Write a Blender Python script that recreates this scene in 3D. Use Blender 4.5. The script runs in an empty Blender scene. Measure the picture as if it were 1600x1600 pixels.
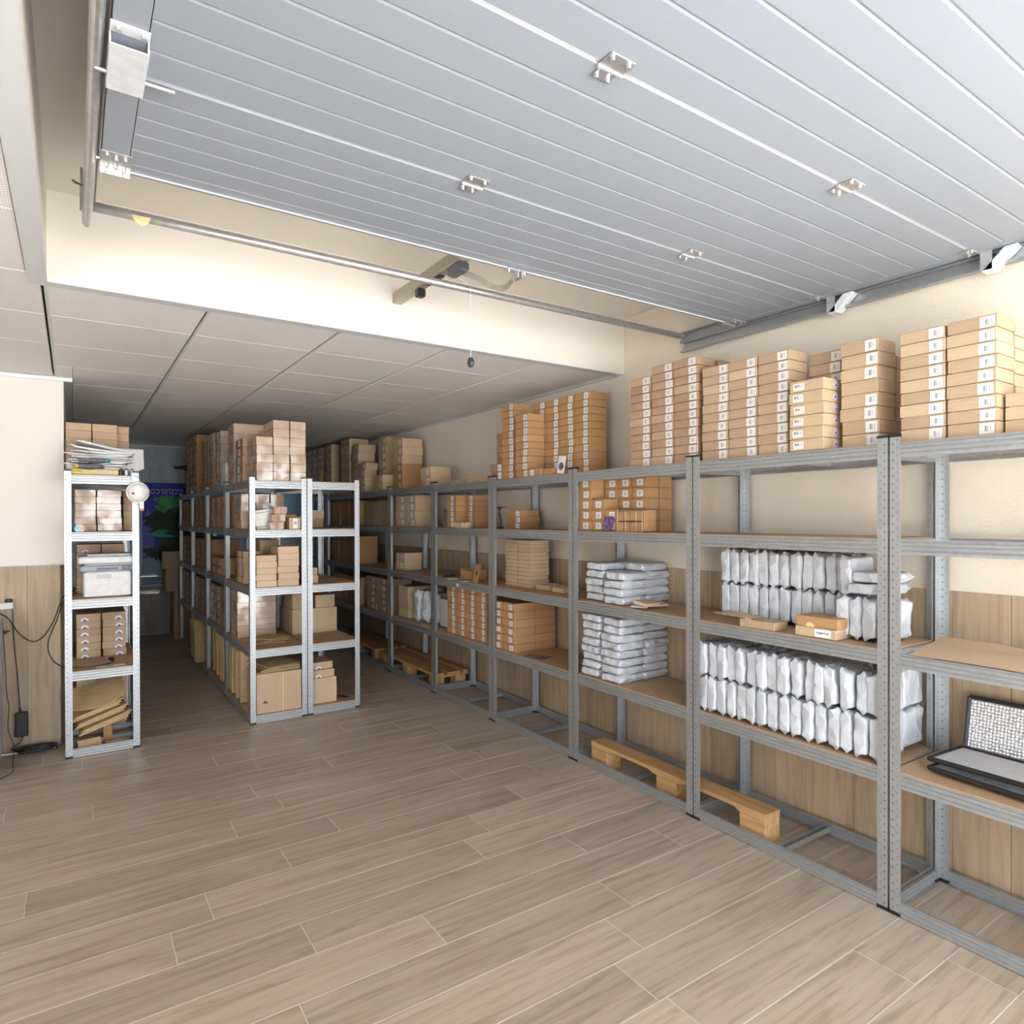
import bpy, bmesh, math, random
from mathutils import Vector, Matrix, noise
SC = bpy.context.scene
COL = SC.collection
R = math.radians
# ------------------------------------------------------------------ camera
_f, _cy, _yaw, _pitch, _roll = 1024.74, 814.04, .5902, -.005, -.0025
_F = Vector((math.sin(_yaw)*math.cos(_pitch), math.cos(_yaw)*math.cos(_pitch), math.sin(_pitch)))
_R = Vector((math.cos(_yaw), -math.sin(_yaw), 0)); _U = _R.cross(_F)
_R, _U = _R*math.cos(_roll)+_U*math.sin(_roll), _U*math.cos(_roll)-_R*math.sin(_roll)
cam = bpy.data.cameras.new('camera'); cam.sensor_width = 36; cam.sensor_fit = 'HORIZONTAL'
cam.lens = _f/1600*36; cam.shift_y = (_cy-800)/1600; cam.clip_start = .02
camo = bpy.data.objects.new('camera', cam); COL.objects.link(camo)
camo.matrix_world = Matrix.Translation((0, 0, 1.4948)) @ Matrix((_R, _U, -_F)).transposed().to_4x4()
SC.camera = camo
# ------------------------------------------------------------------ sky, sun, exposure
w = bpy.data.worlds.new('sky'); SC.world = w; w.use_nodes = True
bg = w.node_tree.nodes['Background']; bg.inputs[0].default_value = (.89, .945, 1, 1); bg.inputs[1].default_value = 3.0
sun = bpy.data.lights.new('sun', 'SUN'); sun.energy = 24; sun.angle = R(1); sun.color = (1, .97, .93)
so = bpy.data.objects.new('sun', sun); COL.objects.link(so); so.rotation_euler = (R(-16), R(8), 0)   # shines from behind the building onto the forecourt
po = bpy.data.lights.new('daylight_portal', 'AREA'); po.shape = 'RECTANGLE'; po.size = 6.2; po.size_y = 2.45
po.cycles.is_portal = True
poo = bpy.data.objects.new('daylight_portal', po); COL.objects.link(poo)
poo.location = (-.1, -.42, 1.22); poo.rotation_euler = (R(90), 0, 0)
vs = SC.view_settings; vs.view_transform = 'Standard'; vs.look = 'None'; vs.gamma = 1; vs.use_curve_mapping = False
vs.exposure = .93
# ------------------------------------------------------------------ materials
MATS = {}
def nodes(name):
    m = bpy.data.materials.new(name); m.use_nodes = True; nt = m.node_tree
    MATS[name] = m
    return m, nt, nt.nodes['Principled BSDF']
def N(nt, t, **kw):
    n = nt.nodes.new(t)
    for k, v in kw.items():
        if k[0] == 'i': n.inputs[int(k[1:])].default_value = v
        else: setattr(n, k, v)
    return n
def L(nt, a, b): nt.links.new(a, b)
def ramp(nt, fac, stops):
    r = N(nt, 'ShaderNodeValToRGB'); e = r.color_ramp.elements
    while len(e) < len(stops): e.new(.5)
    for q, (p, c) in zip(e, stops): q.position = p; q.color = (*c, 1)
    L(nt, fac, r.inputs[0]); return r.outputs[0]
def sc3(c, k): return tuple(min(1, v*k) for v in c)
def plain(name, c, rough=.55, metal=0., nscale=30, var=.08, bump=0., coat=0., objvar=0., stretch=(1, 1, 1), bscale=None, bdist=.002, spec=.5):
    m, nt, p = nodes(name)
    tc = N(nt, 'ShaderNodeTexCoord'); mp = N(nt, 'ShaderNodeMapping'); mp.inputs['Scale'].default_value = stretch
    oi = N(nt, 'ShaderNodeObjectInfo'); L(nt, tc.outputs['Object'], mp.inputs[0])
    ad = N(nt, 'ShaderNodeVectorMath', operation='MULTIPLY_ADD'); ad.inputs[1].default_value = (1, 1, 1)
    cb = N(nt, 'ShaderNodeCombineXYZ'); mu = N(nt, 'ShaderNodeMath', operation='MULTIPLY', i1=37.)
    L(nt, oi.outputs['Random'], mu.inputs[0]); L(nt, mu.outputs[0], cb.inputs[0]); L(nt, mu.outputs[0], cb.inputs[2])
    L(nt, mp.outputs[0], ad.inputs[0]); L(nt, cb.outputs[0], ad.inputs[2])
    nz = N(nt, 'ShaderNodeTexNoise'); nz.inputs['Scale'].default_value = nscale; nz.inputs['Detail'].default_value = 4
    L(nt, ad.outputs[0], nz.inputs[0])
    col = ramp(nt, nz.outputs[0], [(.3, sc3(c, 1-var)), (.7, sc3(c, 1+var))])
    if objvar:
        hs = N(nt, 'ShaderNodeHueSaturation'); ma = N(nt, 'ShaderNodeMath', operation='MULTIPLY_ADD', i1=2*objvar, i2=1-objvar)
        L(nt, oi.outputs['Random'], ma.inputs[0]); L(nt, ma.outputs[0], hs.inputs['Value']); L(nt, col, hs.inputs['Color']); col = hs.outputs[0]
    L(nt, col, p.inputs['Base Color'])
    p.inputs['Roughness'].default_value = rough; p.inputs['Metallic'].default_value = metal; p.inputs['Coat Weight'].default_value = coat
    p.inputs['Specular IOR Level'].default_value = spec
    if bump:
        b = N(nt, 'ShaderNodeBump'); b.inputs['Strength'].default_value = bump; b.inputs['Distance'].default_value = bdist
        if bscale:
            n2 = N(nt, 'ShaderNodeTexNoise'); n2.inputs['Scale'].default_value = bscale; n2.inputs['Detail'].default_value = 3
            L(nt, ad.outputs[0], n2.inputs[0]); L(nt, n2.outputs[0], b.inputs['Height'])
        else: L(nt, nz.outputs[0], b.inputs['Height'])
        L(nt, b.outputs[0], p.inputs['Normal'])
    return m
def wood(name, c1, c2, c3, axis=0, rough=.45, objvar=.07, scale=1., coat=0.):
    m, nt, p = nodes(name)
    tc = N(nt, 'ShaderNodeTexCoord'); oi = N(nt, 'ShaderNodeObjectInfo')
    mu = N(nt, 'ShaderNodeMath', operation='MULTIPLY', i1=53.); L(nt, oi.outputs['Random'], mu.inputs[0])
    cb = N(nt, 'ShaderNodeCombineXYZ'); L(nt, mu.outputs[0], cb.inputs[0]); L(nt, mu.outputs[0], cb.inputs[1]); L(nt, mu.outputs[0], cb.inputs[2])
    mp = N(nt, 'ShaderNodeMapping'); s = [22*scale]*3; s[axis] = 1.5*scale; mp.inputs['Scale'].default_value = s
    ad = N(nt, 'ShaderNodeVectorMath', operation='ADD')
    L(nt, tc.outputs['Object'], mp.inputs[0]); L(nt, mp.outputs[0], ad.inputs[0]); L(nt, cb.outputs[0], ad.inputs[1])
    nz = N(nt, 'ShaderNodeTexNoise'); nz.inputs['Scale'].default_value = 1.6; nz.inputs['Detail'].default_value = 7; nz.inputs['Roughness'].default_value = .66; nz.inputs['Distortion'].default_value = .5
    L(nt, ad.outputs[0], nz.inputs[0])
    col = ramp(nt, nz.outputs[0], [(.28, c1), (.5, c2), (.74, c3)])
    n2 = N(nt, 'ShaderNodeTexNoise'); n2.inputs['Scale'].default_value = .22; n2.inputs['Detail'].default_value = 3; L(nt, ad.outputs[0], n2.inputs[0])
    r2 = ramp(nt, n2.outputs[0], [(.3, (.86, .85, .84)), (.65, (1, 1, 1))])
    mx = N(nt, 'ShaderNodeMix', data_type='RGBA', blend_type='MULTIPLY'); mx.inputs[0].default_value = 1
    L(nt, col, mx.inputs[6]); L(nt, r2, mx.inputs[7])
    hs = N(nt, 'ShaderNodeHueSaturation'); ma = N(nt, 'ShaderNodeMath', operation='MULTIPLY_ADD', i1=2*objvar, i2=1-objvar)
    L(nt, oi.outputs['Random'], ma.inputs[0]); L(nt, ma.outputs[0], hs.inputs['Value']); L(nt, mx.outputs[2], hs.inputs['Color'])
    L(nt, hs.outputs[0], p.inputs['Base Color'])
    rr = ramp(nt, nz.outputs[0], [(.3, (rough+.08,)*3), (.7, (rough-.05,)*3)]); L(nt, rr, p.inputs['Roughness'])
    p.inputs['Coat Weight'].default_value = coat
    b = N(nt, 'ShaderNodeBump'); b.inputs['Strength'].default_value = .12; b.inputs['Distance'].default_value = .001
    L(nt, nz.outputs[0], b.inputs['Height']); L(nt, b.outputs[0], p.inputs['Normal'])
    return m
wood('floor_plank', (.30, .221, .158), (.455, .358, .272), (.535, .438, .347), 0, .38)
wood('wall_panel', (.33, .235, .155), (.45, .335, .225), (.53, .41, .29), 2, .5, .05)
wood('cool_cast_panel', (.36, .46, .52), (.47, .57, .63), (.56, .65, .70), 2, .5, .06)  # pale blue-grey: cool light of the far end put into the wood colour
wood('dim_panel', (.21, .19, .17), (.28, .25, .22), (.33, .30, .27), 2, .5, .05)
wood('pallet_wood', (.38, .2, .075), (.55, .32, .135), (.66, .42, .21), 1, .7, .06)
wood('scrap_wood', (.45, .29, .14), (.6, .41, .22), (.68, .5, .3), 0, .7, .05)
plain('grout', (.62, .57, .51), .8)
plain('stucco', (.74, .665, .565), .9, nscale=4, var=.02, bump=.5, bscale=120, bdist=.004)
plain('plaster', (.78, .735, .675), .9, nscale=3, var=.015, bump=.06, bscale=200)
plain('bulkhead', (.75, .70, .635), .9, nscale=3, var=.012, bump=.05, bscale=150)
plain('trim_grey', (.62, .64, .67), .5, nscale=5, var=.02)
plain('trim_white', (.80, .81, .83), .45, nscale=5, var=.02)
plain('dark_gap', (.025, .025, .028), .8)
plain('concrete', (.60, .59, .57), .9, nscale=6, var=.08)
plain('outer_wall', (.6, .58, .55), .9)
plain('black_plastic', (.018, .018, .02), .4)
plain('zinc_dark', (.40, .42, .44), .42, .75, nscale=60, var=.08)
plain('mdf', (.46, .30, .175), .55, nscale=60, var=.05, objvar=.04)
plain('kraft', (.455, .32, .205), .62, nscale=25, var=.05, objvar=.09, stretch=(1, 1, 6))
plain('kraft_orange', (.445, .25, .115), .6, nscale=25, var=.05, objvar=.09, stretch=(1, 1, 6))
plain('kraft_tan', (.54, .395, .255), .65, nscale=25, var=.05, objvar=.07, stretch=(1, 1, 6))
plain('kraft_pale', (.60, .44, .29), .65, nscale=25, var=.05, objvar=.06, stretch=(1, 1, 6))
plain('kraft_wrapped', (.47, .335, .24), .42, nscale=12, var=.10, objvar=.07, bump=.6, bscale=18, bdist=.010, coat=1.)
plain('kraft_wrapped_brown', (.40, .245, .15), .45, nscale=12, var=.08, objvar=.07, bump=.35, bscale=22, bdist=.005, coat=.35)
for _m in ('kraft_wrapped', 'kraft_wrapped_brown'):
    _p = MATS[_m].node_tree.nodes['Principled BSDF']; _p.inputs['Coat Roughness'].default_value = .12; _p.inputs['Coat IOR'].default_value = 2.0
    _t = MATS[_m].node_tree; _n = N(_t, 'ShaderNodeTexNoise'); _n.inputs['Scale'].default_value = 11; _c = N(_t, 'ShaderNodeTexCoord'); _o = N(_t, 'ShaderNodeObjectInfo'); _a = N(_t, 'ShaderNodeVectorMath', operation='ADD')
    L(_t, _c.outputs['Object'], _a.inputs[0]); L(_t, _o.outputs['Location'], _a.inputs[1]); L(_t, _a.outputs[0], _n.inputs[0]); L(_t, ramp(_t, _n.outputs[0], [(.42, (.05,)*3), (.60, (1,)*3)]), _p.inputs['Coat Weight'])

plain('corrugate', (.56, .40, .21), .75, nscale=40, var=.10, objvar=.08)
plain('mailer', (.60, .625, .67), .36, nscale=8, var=.02, bump=.7, bscale=14, bdist=.02, objvar=.03)
plain('mailer_grey', (.60, .63, .68), .38, nscale=8, var=.03, bump=.5, bscale=16, bdist=.012, objvar=.04)
plain('paper', (.80, .79, .80), .7, nscale=10, var=.02)
plain('door_paint', (.31, .342, .39), .42, nscale=220, var=.03, bump=.15, bscale=260, bdist=.0008)
plain('galv_plate', (.66, .67, .68), .33, .8, nscale=40, var=.1)
plain('bracket_paint', (.70, .73, .78), .35, .1)
plain('white_plastic', (.66, .66, .67), .35)
plain('grey_plastic', (.30, .33, .38), .4)
plain('dark_grey_plastic', (.10, .11, .13), .4)
plain('bin_grey', (.50, .50, .48), .35, .2)
plain('cord_white', (.75, .72, .68), .7)
plain('beige_metal', (.40, .36, .29), .45, .3)
plain('yellow', (.80, .58, .06), .55)
plain('foam_yellow', (.66, .54, .28), .8)
plain('teal', (.05, .42, .45), .7)
plain('glove_grey', (.16, .16, .18), .85)
plain('sky_blue', (.30, .58, .72), .5)
plain('orange', (.75, .28, .06), .6)
plain('mask_white', (.80, .79, .77), .85, bump=.2, bscale=60)
plain('silver_foil', (.82, .82, .83), .30, .75, nscale=20, var=.04, bump=.9, bscale=70, bdist=.008)
plain('foil_inner', (.60, .60, .61), .55, .1, nscale=60, var=.05)
plain('poster_blue', (.012, .02, .42), .5)
plain('poster_green', (.02, .33, .10), .5, nscale=14, var=.35)
plain('poster_dark', (.006, .035, .012), .6, nscale=14, var=.5)
plain('poster_violet', (.10, .10, .50), .5)
plain('poster_pale', (.18, .28, .38), .5, nscale=5, var=.1)
plain('poster_teal', (.03, .30, .38), .5)
plain('patch_blue', (.32, .62, .88), .5)
plain('ink', (.03, .03, .04), .6)
plain('ink_blue', (.05, .07, .35), .6)
plain('sticker_yellow', (.80, .58, .22), .5)
plain('sticker_lilac', (.62, .58, .80), .5)
plain('red_knob', (.035, .045, .055), .4)
def crumple(name, scale, dist, strength=.8, rnd=1., warp=.04):    # creased film: bump from warped cells
    nt = MATS[name].node_tree; p = nt.nodes['Principled BSDF']; tc = N(nt, 'ShaderNodeTexCoord'); oi = N(nt, 'ShaderNodeObjectInfo')
    a = N(nt, 'ShaderNodeVectorMath', operation='ADD'); L(nt, tc.outputs['Object'], a.inputs[0]); L(nt, oi.outputs['Location'], a.inputs[1])
    nz = N(nt, 'ShaderNodeTexNoise'); nz.inputs['Scale'].default_value = scale*.5; L(nt, a.outputs[0], nz.inputs[0])
    m_ = N(nt, 'ShaderNodeVectorMath', operation='MULTIPLY_ADD'); m_.inputs[1].default_value = (warp,)*3; L(nt, nz.outputs['Color'], m_.inputs[0]); L(nt, a.outputs[0], m_.inputs[2])
    vo = N(nt, 'ShaderNodeTexVoronoi'); vo.inputs['Scale'].default_value = scale; vo.inputs['Randomness'].default_value = rnd; L(nt, m_.outputs[0], vo.inputs[0])
    b = N(nt, 'ShaderNodeBump'); b.inputs['Strength'].default_value = strength; b.inputs['Distance'].default_value = dist
    L(nt, vo.outputs['Distance'], b.inputs['Height']); L(nt, b.outputs[0], p.inputs['Normal'])
crumple('mailer', 17, .016, .75, 1., .06); crumple('mailer_grey', 13, .03, .9, 1., .08); crumple('silver_foil', 85, .007, 1., .25, .002)
plain('leaf', (.05, .14, .03), .6, nscale=30, var=.4)
plain('bark', (.06, .04, .03), .8)
plain('purple_print', (.16, .09, .22), .45, nscale=60, var=.7)
plain('photo_print', (.16, .13, .12), .45, nscale=50, var=.8)
plain('appliance', (.50, .53, .58), .45)
plain('tape_clear', (.70, .58, .42), .15, coat=.5)

def zinc():                                # galvanised sheet with punched hole rows along the post (uv: across, along)
    for nm, holes in (('zinc', 0), ('zinc_post', 1)):
        m, nt, p = nodes(nm)
        tc = N(nt, 'ShaderNodeTexCoord')
        vo = N(nt, 'ShaderNodeTexVoronoi'); vo.inputs['Scale'].default_value = 60; L(nt, tc.outputs['Object'], vo.inputs[0])
        sp = N(nt, 'ShaderNodeSeparateColor'); L(nt, vo.outputs['Color'], sp.inputs[0])
        col = ramp(nt, sp.outputs[0], [(.0, (.45, .47, .49)), (1., (.50, .52, .54))])
        if holes:
            uv = N(nt, 'ShaderNodeSeparateXYZ'); L(nt, tc.outputs['UV'], uv.inputs[0])
            def M(op, a, b=None, c=None):
                n = N(nt, 'ShaderNodeMath', operation=op)
                for i, v in enumerate((a, b, c)):
                    if v is None: continue
                    if hasattr(v, 'links'): L(nt, v, n.inputs[i])
                    else: n.inputs[i].default_value = v
                return n.outputs[0]
            def row(u0, du, ph, hz):
                fr = M('FRACT', M('ADD', M('DIVIDE', uv.outputs[1], .030), ph))
                a = M('COMPARE', fr, .5, hz); b = M('COMPARE', uv.outputs[0], u0, du); return M('MULTIPLY', a, b)
            k = M('MAXIMUM', row(.011, .0026, .0, .085), row(.027, .0016, .5, .06))
            mx = N(nt, 'ShaderNodeMix', data_type='RGBA'); L(nt, k, mx.inputs[0]); L(nt, col, mx.inputs[6]); mx.inputs[7].default_value = (.10, .10, .11, 1)
            col = mx.outputs[2]
            ml = M('MULTIPLY_ADD', k, -.75, .75); L(nt, ml, p.inputs['Metallic'])
        else: p.inputs['Metallic'].default_value = .75
        L(nt, col, p.inputs['Base Color']); p.inputs['Roughness'].default_value = .45
zinc()
def perforated():
    m, nt, p = nodes('ceiling_tile')
    tc = N(nt, 'ShaderNodeTexCoord'); mp = N(nt, 'ShaderNodeMapping'); mp.inputs['Scale'].default_value = (90, 90, 90); mp.inputs['Rotation'].default_value = (0, 0, R(45))
    L(nt, tc.outputs['Object'], mp.inputs[0]); ch = N(nt, 'ShaderNodeTexVoronoi'); ch.inputs['Scale'].default_value = 1; ch.inputs['Randomness'].default_value = 0
    ch.voronoi_dimensions = '2D'; L(nt, mp.outputs[0], ch.inputs[0])
    col = ramp(nt, ch.outputs['Distance'], [(.22, (.55, .53, .52)), (.30, (.88, .855, .84))])
    oi = N(nt, 'ShaderNodeObjectInfo'); hs = N(nt, 'ShaderNodeHueSaturation'); ma = N(nt, 'ShaderNodeMath', operation='MULTIPLY_ADD', i1=.06, i2=.97)
    L(nt, oi.outputs['Random'], ma.inputs[0]); L(nt, ma.outputs[0], hs.inputs['Value']); L(nt, col, hs.inputs['Color'])
    L(nt, hs.outputs[0], p.inputs['Base Color']); p.inputs['Roughness'].default_value = .6
perforated()
def barcode(name, cols):
    m, nt, p = nodes(name)
    tc = N(nt, 'ShaderNodeTexCoord'); uv = N(nt, 'ShaderNodeSeparateXYZ'); L(nt, tc.outputs['UV'], uv.inputs[0])
    def M(op, a, b=None, c=None):
        n = N(nt, 'ShaderNodeMath', operation=op)
        for i, v in enumerate((a, b, c)):
            if v is None: continue
            if hasattr(v, 'links'): L(nt, v, n.inputs[i])
            else: n.inputs[i].default_value = v
        return n.outputs[0]
    wn = N(nt, 'ShaderNodeTexWhiteNoise', noise_dimensions='1D')
    L(nt, M('FLOOR', M('MULTIPLY', uv.outputs[0], 34.)), wn.inputs['W'])
    bar = M('GREATER_THAN', wn.outputs[0], .45)
    u0, du, v0, dv = cols
    k = M('MULTIPLY', bar, M('MULTIPLY', M('COMPARE', uv.outputs[0], u0, du), M('COMPARE', uv.outputs[1], v0, dv)))
    mx = N(nt, 'ShaderNodeMix', data_type='RGBA'); L(nt, k, mx.inputs[0]); mx.inputs[6].default_value = (.74, .73, .72, 1); mx.inputs[7].default_value = (.20, .19, .21, 1)
    L(nt, mx.outputs[2], p.inputs['Base Color']); p.inputs['Roughness'].default_value = .5
barcode('label_print', (.54, .23, .50, .25)); barcode('label_strip', (.5, .36, .62, .17))
def textlabel():
    m, nt, p = nodes('label_text')
    tc = N(nt, 'ShaderNodeTexCoord'); mp = N(nt, 'ShaderNodeMapping'); mp.inputs['Scale'].default_value = (30, 3.1, 1); L(nt, tc.outputs['UV'], mp.inputs[0])
    nz = N(nt, 'ShaderNodeTexNoise'); nz.inputs['Scale'].default_value = 1; L(nt, mp.outputs[0], nz.inputs[0])
    uv = N(nt, 'ShaderNodeSeparateXYZ'); L(nt, tc.outputs['UV'], uv.inputs[0])
    c = N(nt, 'ShaderNodeMath', operation='COMPARE', i1=.55, i2=.13); L(nt, uv.outputs[1], c.inputs[0])
    c2 = N(nt, 'ShaderNodeMath', operation='COMPARE', i1=.5, i2=.38); L(nt, uv.outputs[0], c2.inputs[0])
    g = N(nt, 'ShaderNodeMath', operation='GREATER_THAN', i1=.47); L(nt, nz.outputs[0], g.inputs[0])
    a = N(nt, 'ShaderNodeMath', operation='MULTIPLY'); L(nt, c.outputs[0], a.inputs[0]); L(nt, g.outputs[0], a.inputs[1])
    a2 = N(nt, 'ShaderNodeMath', operation='MULTIPLY'); L(nt, a.outputs[0], a2.inputs[0]); L(nt, c2.outputs[0], a2.inputs[1])
    mx = N(nt, 'ShaderNodeMix', data_type='RGBA'); L(nt, a2.outputs[0], mx.inputs[0]); mx.inputs[6].default_value = (.82, .82, .82, 1); mx.inputs[7].default_value = (.2, .2, .25, 1)
    L(nt, mx.outputs[2], p.inputs['Base Color']); p.inputs['Roughness'].default_value = .5
textlabel()
# ------------------------------------------------------------------ helpers
def mesh(verts, faces, mname, uvs=None, smooth=False):
    me = bpy.data.meshes.new('m'); me.from_pydata([tuple(v) for v in verts], [], faces); me.update()
    me.materials.append(MATS[mname])
    if uvs:
        ul = me.uv_layers.new(name='UVMap')
        for lp in me.loops: ul.data[lp.index].uv = uvs[lp.vertex_index]
    if smooth:
        for p in me.polygons: p.use_smooth = True
    return me
def fix(me):
    bm = bmesh.new(); bm.from_mesh(me); bmesh.ops.recalc_face_normals(bm, faces=bm.faces); bm.to_mesh(me); bm.free(); return me
def ob(name, me, parent=None, loc=(0, 0, 0), rot=(0, 0, 0)):
    o = bpy.data.objects.new(name, me); COL.objects.link(o); o.parent = parent; o.location = loc; o.rotation_euler = rot; return o
def empty(name, loc=(0, 0, 0), rz=0.):
    o = bpy.data.objects.new(name, None); COL.objects.link(o); o.location = loc; o.rotation_euler = (0, 0, rz); o.empty_display_size = .05; return o
def tag(o, label, cat, group=None):
    if not 4 <= len(label.split()) <= 16: print('LABEL', len(label.split()), label)
    o['label'] = label; o['category'] = cat
    if group: o['group'] = group
    return o
def struct(o): o['kind'] = 'structure'; return o
class B:                                    # collects shapes into one mesh
    def __init__(s): s.v = []; s.f = []
    def add(s, v, f):
        b = len(s.v); s.v += [Vector(p) for p in v]; s.f += [[b+i for i in q] for q in f]; return s
    def box(s, x0, x1, y0, y1, z0, z1, c=0.):
        if c <= 0:
            v = [(x, y, z) for z in (z0, z1) for y in (y0, y1) for x in (x0, x1)]
            return s.add(v, [(0, 2, 3, 1), (4, 5, 7, 6), (0, 1, 5, 4), (2, 6, 7, 3), (0, 4, 6, 2), (1, 3, 7, 5)])
        lo = []
        for z, i in ((z0, c), (z0+c, 0), (z1-c, 0), (z1, c)):
            a, b_, d, e = x0+i, x1-i, y0+i, y1-i
            lo.append([(a+c, d, z), (b_-c, d, z), (b_, d+c, z), (b_, e-c, z), (b_-c, e, z), (a+c, e, z), (a, e-c, z), (a, d+c, z)])
        return s.loft(lo)
    def loft(s, loops, cap=True, closed=True):
        n = len(loops[0]); v = [p for l in loops for p in l]; f = []
        for i in range(len(loops)-1):
            for j in range(n if closed else n-1):
                k = (j+1) % n; f.append((i*n+j, i*n+k, (i+1)*n+k, (i+1)*n+j))
        if cap: f.append(tuple(range(n-1, -1, -1))); f.append(tuple((len(loops)-1)*n+j for j in range(n)))
        return s.add(v, f)
    def tube(s, pts, r, n=8, cap=True):
        pts = [Vector(p) for p in pts]; loops = []; up = Vector((0, 0, 1))
        for i, p in enumerate(pts):
            t = (pts[min(i+1, len(pts)-1)]-pts[max(i-1, 0)]).normalized()
            if i == 0: u = t.orthogonal().normalized()
            else: u = (u-t*u.dot(t)).normalized()
            w_ = t.cross(u); rr = r[i] if isinstance(r, (list, tuple)) else r
            loops.append([p+(u*math.cos(a)+w_*math.sin(a))*rr for a in [2*math.pi*k/n for k in range(n)]])
        return s.loft(loops, cap)
    def prism(s, poly, axis, a, b):         # polygon in the two other axes extruded along axis
        def P(u, v, t): return {0: (t, u, v), 1: (u, t, v), 2: (u, v, t)}[axis]
        return s.loft([[P(u, v, a) for u, v in poly], [P(u, v, b) for u, v in poly]])
    def mesh(s, m, smooth=False): return fix(mesh(s.v, s.f, m, smooth=smooth))
    def ob(s, name, m, parent=None, loc=(0, 0, 0), rot=(0, 0, 0), smooth=False): return ob(name, s.mesh(m, smooth), parent, loc, rot)
def cat(pts, k=6):
    pts = [Vector(p) for p in pts]; o = []
    for i in range(len(pts)-1):
        a, b, c, d = pts[max(i-1, 0)], pts[i], pts[i+1], pts[min(i+2, len(pts)-1)]
        for j in range(k):
            t = j/k; o.append(.5*((2*b)+(c-a)*t+(2*a-5*b+4*c-d)*t*t+(3*b-a-3*c+d)*t**3))
    return o+[pts[-1]]
ORD = ['topmost', 'second from top', 'third from top', 'fourth from top', 'fifth from top', 'sixth from top', 'seventh from top', 'eighth from top', 'ninth from top', 'tenth from top', 'eleventh from top', 'twelfth from top', 'thirteenth from top']
NTH = ['first', 'second', 'third', 'fourth', 'fifth', 'sixth', 'seventh', 'eighth', 'ninth', 'tenth', 'eleventh', 'twelfth', 'thirteenth', 'fourteenth', 'fifteenth', 'sixteenth', 'seventeenth', 'eighteenth', 'nineteenth', 'twentieth', 'twenty-first', 'twenty-second', 'twenty-third', 'twenty-fourth', 'twenty-fifth', 'twenty-sixth']
rng = random.Random(7)
# ------------------------------------------------------------------ the room
XW, YB, XL, YF, ZC, ZT = 3.0, 9.565, -3.2, -.40, 2.435, 2.79
YBH, XBH, YST, XLB = 3.16, -.08, 5.29, -.047       # bulkhead face, left bulkhead face, stub wall face, back-left wall face
gnd = B().box(-25, 25, -30, YF, -.06, -.02).ob('ground', 'concrete'); struct(gnd)
fl = B().box(XL, XW, YF, YB, -.03, -.0012).ob('floor', 'grout'); struct(fl)
PW, PL = .2035, 1.215
fixj = {-1: .43, -2: .285, -3: .69, -4: 1.085, -6: 1.64}
cache = {}
pr_ = random.Random(3)
for k in range(-16, 34):
    y0 = 2.85+PW*k; y1 = y0+PW
    if y0 < YF-.1 or y1 > YB+.15: continue
    off = fixj.get(k, pr_.random()*PL); x = off-PL*5
    while x < XW:
        a, b = max(x, XL), min(x+PL, XW)
        if b-a > .03:
            key = (round(b-a, 3), round(max(y0, YF), 3) == round(y0, 3), round(min(y1, YB)-y0, 3))
            yy0, yy1 = max(y0, YF), min(y1, YB)
            if key not in cache:
                g = .0016; h = (b-a)/2; hy = (yy1-yy0)/2
                v = [(-h+g, -hy+g, -.008), (h-g, -hy+g, -.008), (h-g, hy-g, -.008), (-h+g, hy-g, -.008), (-h+g, -hy+g, -.0008), (h-g, -hy+g, -.0008), (h-g, hy-g, -.0008), (-h+g, hy-g, -.0008),
                     (-h+g+.001, -hy+g+.001, 0), (h-g-.001, -hy+g+.001, 0), (h-g-.001, hy-g-.001, 0), (-h+g+.001, hy-g-.001, 0)]
                f = [(0, 1, 5, 4), (1, 2, 6, 5), (2, 3, 7, 6), (3, 0, 4, 7), (4, 5, 9, 8), (5, 6, 10, 9), (6, 7, 11, 10), (7, 4, 8, 11), (8, 9, 10, 11)]
                cache[key] = mesh(v, f, 'floor_plank')
            ob('plank', cache[key], fl, ((a+b)/2, (yy0+yy1)/2, 0))
        x += PL
# walls
wr = struct(B().box(XW, XW+.15, YF, YB+.15, -.03, 3.0).ob('wall_right', 'stucco'))
wb = struct(B().box(XL, XW, YB, YB+.15, -.03, 3.0).ob('wall_back', 'plaster'))
wst = struct(B().box(XL, XLB, YST, YB, -.03, ZC+.05).ob('wall_partition', 'plaster'))
wl = struct(B().box(XL-.15, XL, YF, YB+.15, -.03, 3.0).ob('wall_left', 'plaster'))
struct(B().box(-1.15, -.02, YF-.12, YF, -.03, 2.42).ob('unseen_shade_pier', 'outer_wall'))  # unseen pier, added to darken the near left floor
wf = struct(B().box(XL, XW, YF-.12, YF, 2.42, 3.0).ob('wall_front', 'outer_wall'))
PZ = 1.19
pm = {}
def panels(parent, x0, y0, dx, dy, n, z0, z1, m, width=.2035, nrm=0, name='panel'):
    key = (m, nrm, round(z1-z0, 3), round(width, 4))
    if key not in pm:
        b = B(); h = width/2-.0009
        if nrm == 0: b.box(-.008, 0, -h, h, 0, z1-z0, .0012)
        else: b.box(-h, h, -.008, 0, 0, z1-z0, .0012)
        pm[key] = b.mesh(m)
    for i in range(n): ob(name, pm[key], parent, (x0+dx*width*(i+.5), y0+dy*width*(i+.5), z0))
panels(wr, XW, YF, 0, 1, 48, 0, PZ, 'wall_panel', .2035, 0)
panels(wst, XLB-.085+.2035/2+.047-.06, YST, -1, 0, 15, 0, PZ, 'wall_panel', .2035, 1)
B().box(XLB-.025, XLB-.0005, YST-.008, YST, 0, PZ, .001).ob('panel', 'wall_panel', wst)
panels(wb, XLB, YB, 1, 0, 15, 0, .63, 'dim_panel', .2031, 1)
panels(wb, XLB, YB, 1, 0, 15, .632, 2.16, 'cool_cast_panel', .2031, 1)
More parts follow.
